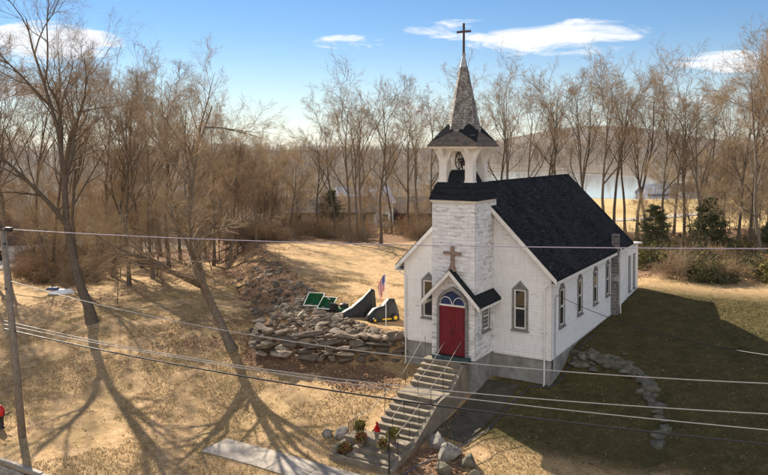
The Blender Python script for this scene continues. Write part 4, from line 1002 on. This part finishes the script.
def mower(x, y, rz, label):
    e = empty('lawn_mower', (x,y,hz(x,y)+.0)); e.rotation_euler = (0,0,rz)
    m = MB(); m.hexa([(-.42,-.35,.14),(.42,-.35,.14),(.42,.35,.14),(-.42,.35,.14)],[(-.34,-.28,.34),(.34,-.28,.34),(.34,.28,.34),(-.34,.28,.34)]); m.build('deck', M['green'], e)
    m = MB(); m.lathe([(.2,.34),(.22,.4),(.2,.55),(.1,.6)], (0,0,0), 14); m.box(.05,.3,-.12,.12,.36,.55); m.build('engine', M['metal_dark'], e)
    for sx in (-1,1):
        for sy in (-1,1):
            m = MB(); m.tube([(sx*.36,sy*.4-.04,.13),(sx*.36,sy*.4+.04,.13)], .13, 12); m.build('wheel', M['black'], e)
    m = MB(); m.tube([(-.36,-.28,.25),(-.95,-.25,.95),(-.95,.25,.95),(-.36,.28,.25)], .018, 6); m.build('handle', M['metal_dark'], e)
    m = MB(); m.hexa([(-.85,-.2,.22),(-.4,-.24,.3),(-.4,.24,.3),(-.85,.2,.22)],[(-.9,-.2,.7),(-.42,-.24,.6),(-.42,.24,.6),(-.9,.2,.7)]); m.build('grass_bag', M['black'], e)
    tag(e, label, 'lawn mower'); return e
mower(-6.35,3.55,YAW+.4,'small green push mower with black bag between the carts and the covered machine')
def draped(name, x, y, rz, prof, w, label, cat, seed, wheels=None):
    """machine under a black tarp: cross-sections along its length"""
    e = empty(name, (x,y,hz(x,y))); e.rotation_euler = (0,0,rz); r = np.random.RandomState(seed); n = 26; rows = []
    L = len(prof)*5-4; uu = np.linspace(0,len(prof)-1,L)
    pr = np.array(prof)
    for t in uu:
        i = min(int(t),len(prof)-2); f = t-i; X_, Hh, Ww = pr[i]*(1-f)+pr[i+1]*f
        row = []
        for k in range(n):
            a = pi*k/(n-1); cx = cos(a); sz = sin(a); yy = np.sign(cx)*abs(cx)**.55*Ww*w*(1-.28*sz); zz = max(0,sz)**.6*Hh
            fold = .02*sin(9*a+seed+X_*7)+.015*r.randn(); row.append((X_+fold*.5, yy*(1+fold*1.2), max(.02,zz+fold*.6*(sz>.2))))
        rows.append(row)
    V = [p for row in rows for p in row]; F_ = [(i*n+k,i*n+k+1,(i+1)*n+k+1,(i+1)*n+k) for i in range(L-1) for k in range(n-1)]
    F_ += [tuple(range(n))[::-1], tuple(range((L-1)*n, L*n))]
    m = MB(); m.add(V, F_); m.build('tarp_cover', M['black'], e, True)
    for (wx, wy, wr) in (wheels or []):
        m = MB(); m.tube([(wx,wy-.07,wr),(wx,wy+.07,wr)], wr, 16); wo = m.build('wheel', M['black'], e)
        s = 1 if wy > 0 else -1; m = MB(); m.tube([(wx,wy-.085,wr),(wx,wy+.085,wr)], wr*.5, 14); m.build('rim', M['yellow'], wo)
    tag(e, label, cat); return e
draped('covered_machine', -4.95, 3.35, YAW+.15, [(-1.15,.25,.7),(-.6,.55,.9),(.1,1.1,1.0),(.62,1.62,.8),(.85,1.55,.5),(.95,.35,.45)], .5, 'tall machine hidden under a black tarp rising to a peak, beside the small mower', 'covered machine', 3)
ct = draped('covered_tractor', -3.2, 3.2, YAW+.35, [(-1.05,.35,.5),(-.7,.72,.85),(-.1,.92,.95),(.25,1.28,.95),(.62,1.22,.9),(.85,.55,.7)], .5, 'riding tractor under a black cover with yellow wheels, next to the flag', 'tractor', 8, [(.5,-.55,.23),(.5,.55,.23),(-.75,-.48,.15),(-.75,.48,.15)])
m = MB(); m.box(-.3,.3,-.58,-.50,.14,.21); m.build('mower_deck', M['yellow'], ct)
# the flag
fx, fy = -2.15, 1.65; fz = hz(fx,fy); fl = empty('flagpole', (fx,fy,fz)); tag(fl, 'slim white pole with a limp American flag, standing on the wall by the covered tractor', 'flagpole')
m = MB(); m.tube([(0,0,-.2),(0,0,3.2)], [.022,.018], 8); m.lathe([(.0,3.19),(.035,3.22),(.0,3.26)], k=8); m.build('pole', M['white'], fl)
def flagm(): 
    t = NT('flag_cloth'); uv = t.n('ShaderNodeUVMap', uv_map='UVMap'); sp = t.n('ShaderNodeSeparateXYZ'); t.l(uv.outputs[0], sp.inputs[0])
    stripe = t.math('GREATER_THAN', t.math('MODULO', t.math('MULTIPLY', sp.outputs[1], 6.5), 1.0), .5)
    c = t.mix(stripe, (.60,.03,.05), (.78,.77,.75))
    can = t.math('MULTIPLY', t.math('LESS_THAN', sp.outputs[0], .42), t.math('GREATER_THAN', sp.outputs[1], .4615))
    m_ = t.n('ShaderNodeMapping'); m_.inputs['Scale'].default_value = (24,15,1); t.l(uv.outputs[0], m_.inputs[0]); vo = t.n('ShaderNodeTexVoronoi'); vo.inputs['Scale'].default_value = 1; vo.inputs['Randomness'].default_value = 0; t.l(m_.outputs[0], vo.inputs['Vector'])
    star = t.math('LESS_THAN', vo.outputs['Distance'], .24); bl = t.mix(star, (.03,.05,.25), (.8,.8,.8)); t.col(t.mix(can, c, bl)); return t.set(.8,0,.1)
nu, nv = 34, 22; V = []; UV = []
for j in range(nv):
    for i_ in range(nu):
        a, b = i_/(nu-1), j/(nv-1); top = 3.05-(1-b)*.85
        # hangs in folds: fly end drops
        hx = -.05-.42*a**.8*(.55+.45*b); drop = .72*a**1.25; wv_ = .07*sin(a*15+b*2)*min(1,a*4)
        d = np.array([RT[0]*hx - FW[0]*wv_, RT[1]*hx - FW[1]*wv_, top-drop]); V.append(d); UV.append((a,b))
fs_ = [(j*nu+i_, j*nu+i_+1, (j+1)*nu+i_+1, (j+1)*nu+i_) for j in range(nv-1) for i_ in range(nu-1)]
fo = meshobj('flag', V, fs_, flagm(), fl, True); uvl = fo.data.uv_layers.new(name='UVMap'); li_ = np.zeros(len(fo.data.loops), np.int32); fo.data.loops.foreach_get('vertex_index', li_)
uvl.data.foreach_set('uv', np.array(UV, np.float32)[li_].ravel())

# ------------------------------------------------------------------ poles, wires, street things
pb0 = np.array([-11.35,-14.5]); z0 = hz(*pb0); ptop = np.array([-12.55,-14.55,6.35])
up = empty('utility_pole', (pb0[0],pb0[1],z0)); tag(up, 'weathered leaning wooden utility pole at the left edge beside the street', 'utility pole', 'utility poles')
T0 = ptop-np.array([pb0[0],pb0[1],z0])
m = MB(); m.tube([(0,0,-.3),T0*.5,T0], [.17,.15,.12], 12); m.build('shaft', M['polewood'], up, True)
m = MB(); m.tube([T0*.72+np.array([.0,-.14,0]), T0*.72+np.array([.14,-.2,.02])], .04, 6); m.tube([T0*.94+np.array([.1,-.1,0]),T0*.94+np.array([.32,-.12,0])], .035, 6); m.build('bracket', M['metal_dark'], up)
p2 = np.array([20.4,-12.2]); u2 = empty('utility_pole', (p2[0],p2[1],hz(*p2))); tag(u2, 'second wooden utility pole out by the street right of the church', 'utility pole', 'utility poles')
m = MB(); m.tube([(0,0,-.3),(0,0,5),(0,0,9.6)], [.17,.15,.12], 12); m.build('shaft', M['polewood'], u2, True)
def wire(name, pix, r, mat, label, x0=None, x1=None, A=None, Bp=None):
    A = ptop[:2] if A is None else np.array(A); Bp = p2 if Bp is None else np.array(Bp)
    dirw = Bp-A; ts, zs2 = [], []
    for px, py in pix:
        d = FW+RT*((px-384)/FPX)   # horizontal ray
        Mx = np.array([[dirw[0],-d[0]],[dirw[1],-d[1]]]); t, D = np.linalg.solve(Mx, CAM[:2]-A); ts.append(t); zs2.append(CAM[2]-(py-150)/FPX*D)
    co = np.polyfit(ts, zs2, 2); m = MB(); pts = [(*(A+dirw*t), np.polyval(co,t)) for t in np.linspace(0 if x0 is None else x0, 1 if x1 is None else x1, 50)]
    m.tube(pts, r, 6); o = m.build(name, mat); tag(o, label, 'cable', 'overhead cables'); return pts
w1 = wire('cable', [(5,229),(120,236),(240,240.5),(384,244.5),(560,247.5),(768,249)], .016, M['wire_pale'], 'thin pale cable highest of all, crossing in front of the steeple')
wire('cable', [(71,299),(119,310),(230,333),(430,360),(570,374),(768,385)], .014, M['wire_grey'], 'pale cable passing across the foot of the red door')
wire('cable', [(12,324),(150,353),(230,365),(400,389),(500,397),(768,416)], .014, M['wire_grey'], 'upper of the twin cables crossing the middle of the steps')
wire('cable', [(12,327),(150,356),(230,368),(400,391.5),(500,404),(768,433)], .014, M['wire_grey'], 'lower of the twin cables crossing the middle of the steps')
wire('cable', [(0,329),(150,362),(230,376.6),(400,402),(500,415),(768,448)], .026, M['wire_black'], 'thick black cable hanging lowest in front of the steps and lawn')
wire('cable', [(555,294),(620,322),(768,356)], .013, M['wire_black'], 'thin black service cable running from the church corner to the right', A=(8.2,.34), Bp=p2)
m = MB(); a = np.array(w1[0]); b = np.array(w1[2]); m.tube([a+(b-a)*t for t in (.1,.15,.45,.5)], [.04,.09,.09,.04], 10); o = m.build('splice_case', M['black'], None, True); tag(o, 'black splice case on the top cable right beside the pole head', 'splice case')
hx_, hy_ = -13.27,-14.33
hy = empty('hydrant', (hx_,hy_,hz(hx_,hy_))); tag(hy, 'red-topped hydrant half cut off by the left edge of the picture', 'hydrant')
m = MB(); m.lathe([(.17,-.1),(.17,.05),(.12,.06),(.12,.55),(.16,.56),(.16,.6)], k=16); m.build('barrel', M['metal_dark'], hy, True)
m = MB(); m.lathe([(.16,.6),(.17,.75),(.15,.9),(.08,1.0),(.04,1.02),(.04,1.08)], k=16); m.build('bonnet', M['red'], hy, True)
m = MB(); m.tube([(.1,.03,.68),(.3,.1,.66),(.42,.16,.78)], [.045,.04,.03], 8); m.build('nozzle', M['metal_dark'], hy)
ip = (4.78,-9.75); m = MB(); m.tube([(0,0,-.2),(0,0,1.95)], .032, 8); m.lathe([(.05,1.95),(.06,1.99),(.02,2.06)], k=8); o = m.build('iron_post', M['metal_dark']); o.location = (*ip, hz(*ip)); tag(o, 'thin black iron post at the foot of the front steps by the walk', 'post')
# blue hose / marker line from the church corner to the walk
pts = [(8.35,6.5),(8.25,2.0),(8.22,.6),(8.0,-.35),(7.2,-.5),(6.95,-2.5),(6.8,-5.0),(6.3,-6.5),(5.7,-7.6),(5.3,-8.6),(4.98,-9.9)]
P = []
for a, b in zip(pts[:-1],pts[1:]):
    for k in range(8): t = k/8; P.append((a[0]+(b[0]-a[0])*t+.008*sin(k+a[0]*5), a[1]+(b[1]-a[1])*t))
m = MB(); m.tube([(x,y,hz(x,y)+.05) for x,y in P], .017, 6); tag(m.build('garden_hose', M['blue']), 'faded blue hose lying from the church corner down to the walk', 'hose')
# planters and flowers on the lower landing
def pot(x, y, z, s, flower, label, tall=0.):
    e = empty('flower_pot', (x,y,z)); m = MB(); m.lathe([(.13*s,0),(.16*s,.05),(.2*s,.3*s+tall),(.23*s,.31*s+tall),(.2*s,.32*s+tall)], k=14); m.build('pot', M['concrete'], e, True)
    r = np.random.RandomState(int(abs(x*77+y*31))); n = 620; c = np.clip(r.randn(n,3),-1.5,1.5)*np.array([.14,.14,.13])*s+np.array([0,0,.45*s+tall]); d1 = r.randn(n,3); d1 /= np.linalg.norm(d1,axis=1,keepdims=True); d2 = np.cross(d1,r.randn(n,3)); d2 /= np.linalg.norm(d2,axis=1,keepdims=True); q = .055*s*(.6+r.rand(n,1))
    v = np.stack([c-d1*q,c-d2*q*.6,c+d1*q,c+d2*q*.6],1).reshape(-1,3); meshobj('plant', v, np.arange(4*n).reshape(-1,4), [M['olive'],M['red_leaf']], e, mi=(r.rand(n)<flower).astype(int)); tag(e, label, 'flower pot', 'flower pots on the lower steps'); return e
zl = lv[-1][1]
pot(2.15,-8.9,-2.75,.85,.3,'leftmost flower pot with dark red blooms in the planter by the walk'); pot(2.75,-8.62,zl-.16,.85,.4,'flower pot with red blooms on the lower step, left of the tall urn'); pot(3.85,-8.65,zl-.16,.8,.12,'flower pot with leafy green plant on the lower step right of the tall urn')
pot(2.3,-8.0,zl,.9,.06,'large dark green potted plant at the left of the lower landing'); pot(3.9,-7.95,zl,.9,.02,'bushy green potted plant on the lower landing in front of the bottom stair rail')
ur = empty('urn', (3.25,-8.15,zl)); ur.scale = (.72,.72,.78); m = MB(); m.lathe([(.16,0),(.13,.08),(.10,.2),(.16,.42),(.2,.5),(.15,.52)], k=16); m.build('bowl', M['palestone'], ur, True)
r = np.random.RandomState(2); n = 420; a = r.rand(n)*6.28; zz_ = r.rand(n); w_ = .15*np.sin(np.clip(zz_*1.15+.25,0,1)*pi)**.6+.02; c = np.stack([np.cos(a)*w_*r.rand(n)**.4,np.sin(a)*w_*r.rand(n)**.4,.5+.5*zz_],1)
d1 = r.randn(n,3); d1 /= np.linalg.norm(d1,axis=1,keepdims=True); d2 = np.cross(d1,r.randn(n,3)); d2 /= np.linalg.norm(d2,axis=1,keepdims=True); q = .05*(.6+r.rand(n,1))
meshobj('bloom', np.stack([c-d1*q,c-d2*q*.7,c+d1*q,c+d2*q*.7],1).reshape(-1,3), np.arange(4*n).reshape(-1,4), M['red'], ur); tag(ur, 'pale stone urn topped with a bright red bundle on the lower landing', 'urn')
# small boat-like shell on the left lawn
bt = empty('dinghy', (*plan(60,62.),0)); bt.location.z = hz(*plan(60,62.)); bt.rotation_euler = (0,0,YAW+.2)
m = MB(); V = []; n = 14
for i_ in range(12):
    t = i_/11; w_ = .42*(1-abs(2*t-1)**2.6)+.03; h_ = .34*(1-abs(2*t-1)**4)+.05
    for k in range(n): a = pi*k/(n-1); V.append((-1.1+2.2*t, w_*cos(a), h_*sin(a)))
m.add(V, [(i_*n+k,(i_+1)*n+k,(i_+1)*n+k+1,i_*n+k+1) for i_ in range(11) for k in range(n-1)]); m.build('hull', M['white'], bt, True)
m = MB(); m.hexa([(-1.2,-.3,.36),(-.2,-.3,.36),(-.2,.3,.36),(-1.2,.3,.36)],[(-1.1,-.2,.55),(-.3,-.2,.55),(-.3,.2,.55),(-1.1,.2,.55)]); m.build('cover', M['blue'], bt); tag(bt, 'small upturned white shell with blue cover lying on the far left lawn', 'boat')

# ------------------------------------------------------------------ ground litter
def scatter(name, n, fn, mat, size, label, cat, seed, up_=.25):
    r = np.random.RandomState(seed); x, y = fn(r, n); n = len(x); z = H(x,y)+.02+.03*r.rand(n); yb_ = np.interp(x,YB[:,0],YB[:,1]); yt_ = np.interp(x,YT[:,0],YT[:,1]); z = z+((y>yb_+.25)&(y<yt_+.3)&(x>-10.5)&(x<.2))*(.02+.12*r.rand(n)); c = np.stack([x,y,z],1)
    d1 = r.randn(n,3); d1[:,2] *= up_; d1 /= np.linalg.norm(d1,axis=1,keepdims=True); d2 = r.randn(n,3); d2[:,2] *= up_; d2 -= (d2*d1).sum(1,keepdims=True)*d1; d2 /= np.linalg.norm(d2,axis=1,keepdims=True); s = size*(.5+r.rand(n,1))
    v = np.stack([c-d1*s,c-d2*s*.65,c+d1*s,c+d2*s*.65],1).reshape(-1,3); o = meshobj(name, v, np.arange(4*n).reshape(-1,4), mat); tag(o, label, cat, kind='stuff')
def litter(r, n):
    x = r.uniform(-34,8,n*6); y = r.uniform(-10.5,26,n*6); m_ = masks(x,y)[:,0]; k = r.rand(n*6) < m_*(.55+.6*hnoise(x,y,1.3,33)); return x[k][:n], y[k][:n]
M['litter'] = plain('brown_leaf_litter',(.27,.17,.10),.9,var=.65,sc=9,spec=.1)
scatter('leaf_litter', 46000, litter, M['litter'], .055, 'brown fallen leaves drifted along the wall foot and left slope', 'fallen leaves', 4)
def lawnp(r, n):
    x = r.uniform(-30,9,n*3); y = r.uniform(-17,-1,n*3); m_ = masks(x,y); k = (m_[:,1] < .5)&(m_[:,0] < .5)&~((y<-10.12)&(y>-11.45)&(x>-3.3))&~((x>1.6)&(x<4.9)&(y>-9.5)); return x[k][:n], y[k][:n]
scatter('scattered_leaves', 6500, lawnp, M['litter'], .034, 'sparse dead leaves scattered over the lower lawn', 'fallen leaves', 6)
scatter('lawn_leaves', 3000, lambda r, n: (lambda x, y: (x[~((x<8.3)&(y>-.2))], y[~((x<8.3)&(y>-.2))]))(r.uniform(6.9,21,n), r.uniform(-6,20,n)), M['litter'], .034, 'thin scatter of dead leaves on the shaded lawn right of the church', 'fallen leaves', 8)
# dry grass tufts
r = np.random.RandomState(12); n = 100000; x = r.uniform(-28,15,n*3); y = r.uniform(-16.2,14,n*3); mk = masks(x,y)
cl = hnoise(x,y,.8,21)+hnoise(x,y,2.4,22)
k = (mk[:,0] < .6)&(mk[:,1] < .4)&(cl > -.2)&~((x>-.1)&(x<8.1)&(y>-.1))&~((y<-10.12)&(y>-11.45)&(x>-3.3))&~((x>1.6)&(x<4.9)&(y>-9.5))&~((x>2.7)&(x<5.2)&(y>-2.4)); x, y = x[k][:n], y[k][:n]; n = len(x)
c = np.stack([x,y,H(x,y)-.01],1); a = r.rand(n)*6.28; w = np.stack([np.cos(a),np.sin(a),a*0],1)*.017; tip = np.stack([r.randn(n)*.09,r.randn(n)*.09,.04+.08*r.rand(n)],1)
v = np.stack([c-w,c+w,c+tip],1).reshape(-1,3); M['grass'] = plain('dry_grass_blade',(.36,.27,.13),.9,var=.35,sc=1,spec=.1)
o = meshobj('dry_grass', v, np.arange(3*n).reshape(-1,3), M['grass']); tag(o, 'short dry winter grass on the lawns around the church', 'grass', kind='stuff')
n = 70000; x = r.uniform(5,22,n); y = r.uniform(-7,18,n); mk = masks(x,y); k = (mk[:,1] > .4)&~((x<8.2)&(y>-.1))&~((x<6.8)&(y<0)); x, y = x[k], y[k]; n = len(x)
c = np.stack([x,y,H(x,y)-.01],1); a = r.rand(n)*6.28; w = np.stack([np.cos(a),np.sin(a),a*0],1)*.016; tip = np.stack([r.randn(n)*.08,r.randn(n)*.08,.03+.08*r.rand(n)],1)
M['grass2'] = plain('shade_toned_grass_blade',(.12,.10,.04),.9,var=.6,sc=.8,spec=.1)  # blades darkened in colour for the shade on the right lawn
o = meshobj('short_grass', np.stack([c-w,c+w,c+tip],1).reshape(-1,3), np.arange(3*n).reshape(-1,3), M['grass2']); tag(o, 'grass coloured dull olive for shade on the lawn right of the church', 'grass', kind='stuff')

# ------------------------------------------------------------------ light and sky
SD = np.array([-.885,.465]); SD /= np.linalg.norm(SD); EL = radians(30)
wd = bpy.data.worlds.new('World'); S.world = wd; wd.use_nodes = True; t = wd.node_tree; t.nodes.clear()
out = t.nodes.new('ShaderNodeOutputWorld'); bg = t.nodes.new('ShaderNodeBackground'); sky = t.nodes.new('ShaderNodeTexSky'); sky.sky_type = 'NISHITA'; sky.sun_disc = False
sky.sun_elevation = EL; sky.sun_rotation = math.atan2(SD[0], SD[1]); sky.altitude = 50; sky.air_density = 1.0; sky.dust_density = 0.0; sky.ozone_density = 3.5
bg.inputs[1].default_value = .043
tc_ = t.nodes.new('ShaderNodeTexCoord'); N_ = t.nodes.new; Lk = t.links.new
def mth(op, a, b=0.):
    x = N_('ShaderNodeMath'); x.operation = op
    for s_, v_ in ((x.inputs[0],a),(x.inputs[1],b)):
        if hasattr(v_,'is_output'): Lk(v_,s_)
        else: s_.default_value = v_
    return x.outputs[0]
sp = N_('ShaderNodeSeparateXYZ'); Lk(tc_.outputs['Generated'], sp.inputs[0])
az = mth('ARCTAN2', sp.outputs[0], sp.outputs[1]); el = mth('ARCSINE', sp.outputs[2])
cm = N_('ShaderNodeCombineXYZ'); Lk(mth('MULTIPLY',az,3.2),cm.inputs[0]); Lk(mth('MULTIPLY',el,16),cm.inputs[1])
no = N_('ShaderNodeTexNoise'); no.inputs['Scale'].default_value = 2.6; no.inputs['Detail'].default_value = 9; no.inputs['Roughness'].default_value = .62; no.inputs['Distortion'].default_value = .6; Lk(cm.outputs[0], no.inputs['Vector'])
nz = mth('MULTIPLY', mth('SUBTRACT', no.outputs['Fac'], .5), 2.6)
acc = None
def paz(px): return -YAW+math.atan((px-384)/FPX)
def pel(px, py): return math.atan((150-py)/FPX*cos(math.atan((px-384)/FPX)))
CL = [(535,38,118,21,1.25),(455,27,60,9,.8),(590,50,50,9,.9),(350,43,44,9,.9),(440,30,50,8,.5),(725,62,60,11,1.7),(62,44,66,22,1.8),(20,92,80,12,1.6),(150,112,120,14,.55),(290,118,90,7,.45),(395,17,14,3,.5),(590,62,40,4,.45),(425,78,30,5,.45),(640,100,160,12,.5),(415,110,60,10,.5),(-200,60,120,30,1.),(980,50,160,25,1.),(600,-120,200,30,1.),(200,-160,180,25,1.)]
for (px,py,wx,wy,am) in CL:
    a0, e0 = paz(px), pel(px,py); dx = mth('DIVIDE', mth('SUBTRACT', az, a0), wx/FPX); dy = mth('DIVIDE', mth('SUBTRACT', el, e0), wy/FPX)
    gq = mth('SUBTRACT', 1.0, mth('ADD', mth('MULTIPLY',dx,dx), mth('MULTIPLY',dy,dy))); gq = mth('MULTIPLY', mth('MAXIMUM', gq, 0.), am)
    acc = gq if acc is None else mth('MAXIMUM', acc, gq)
cloud = mth('MINIMUM', mth('MAXIMUM', mth('MULTIPLY', mth('ADD', mth('SUBTRACT', acc, .42), mth('MULTIPLY', nz, mth('MULTIPLY', mth('MINIMUM', mth('MULTIPLY', acc, 2.5), 1.0), 2.1))), 1.25), 0.), 1.)
cloud = mth('MULTIPLY', mth('MULTIPLY', cloud, mth('MINIMUM', mth('MULTIPLY', acc, 3.5), 1.)), .92)
hz_ = mth('MULTIPLY', mth('POWER', mth('SUBTRACT', 1.0, mth('MINIMUM', mth('MAXIMUM', mth('DIVIDE', el, .16), 0.), 1.)), 1.6), .48)
cov = mth('MAXIMUM', cloud, hz_)
# broken cloud added behind the camera, unseen, to light the shaded facade
bkd = mth('ADD', mth('MULTIPLY', sp.outputs[0], -FW[0]), mth('MULTIPLY', sp.outputs[1], -FW[1]))
cov = mth('MAXIMUM', cov, mth('MINIMUM', mth('MAXIMUM', mth('MULTIPLY', mth('ADD', bkd, mth('MULTIPLY', nz, .35)), 1.6), 0.), .95))
mx = N_('ShaderNodeMix'); mx.data_type = 'RGBA'; Lk(cov, mx.inputs[0]); 
hs = N_('ShaderNodeHueSaturation'); hs.inputs['Saturation'].default_value = 1.2; hs.inputs['Hue'].default_value = .507; Lk(sky.outputs[0], hs.inputs['Color']); Lk(hs.outputs[0], mx.inputs[6])
mx.inputs[7].default_value = (9.5,9.6,9.9,1); Lk(mx.outputs[2], bg.inputs[0]); Lk(bg.outputs[0], out.inputs[0])
sl = bpy.data.lights.new('sun', 'SUN'); so = bpy.data.objects.new('sun', sl); COL.objects.link(so); sl.energy = 5.0; sl.angle = radians(.55); sl.color = (1,.89,.73)
from mathutils import Vector
so.rotation_euler = Vector((SD[0]*cos(EL), SD[1]*cos(EL), sin(EL))).to_track_quat('Z','Y').to_euler()
S.view_settings.view_transform = 'Standard'; S.view_settings.look = 'None'; S.view_settings.exposure = 1.37; S.view_settings.gamma = 1
S.view_settings.use_curve_mapping = False
S.render.engine = 'CYCLES'; S.cycles.max_bounces = 5; S.cycles.diffuse_bounces = 3; S.cycles.glossy_bounces = 2; S.cycles.transparent_max_bounces = 4

# ------------------------------------------------------------------ the air between the church and the hills
hm = bpy.data.materials.new('pale_air'); hm.use_nodes = True; ht = hm.node_tree; ht.nodes.clear()
ho = ht.nodes.new('ShaderNodeOutputMaterial'); hv = ht.nodes.new('ShaderNodeVolumePrincipled'); hv.inputs['Color'].default_value = (.86,.90,1,1); hv.inputs['Density'].default_value = HAZE; hv.inputs['Anisotropy'].default_value = .0
ht.links.new(hv.outputs[0], ho.inputs['Volume'])
hb = MB(); ex = 22*math.sinh(5.75)+60; hb.box(-ex, ex, -ex, ex, -14, 140); o = hb.build('haze', hm); tag(o, 'thin pale haze that softens the far woods and hills', 'haze', kind='stuff')
S.cycles.volume_bounces = 0
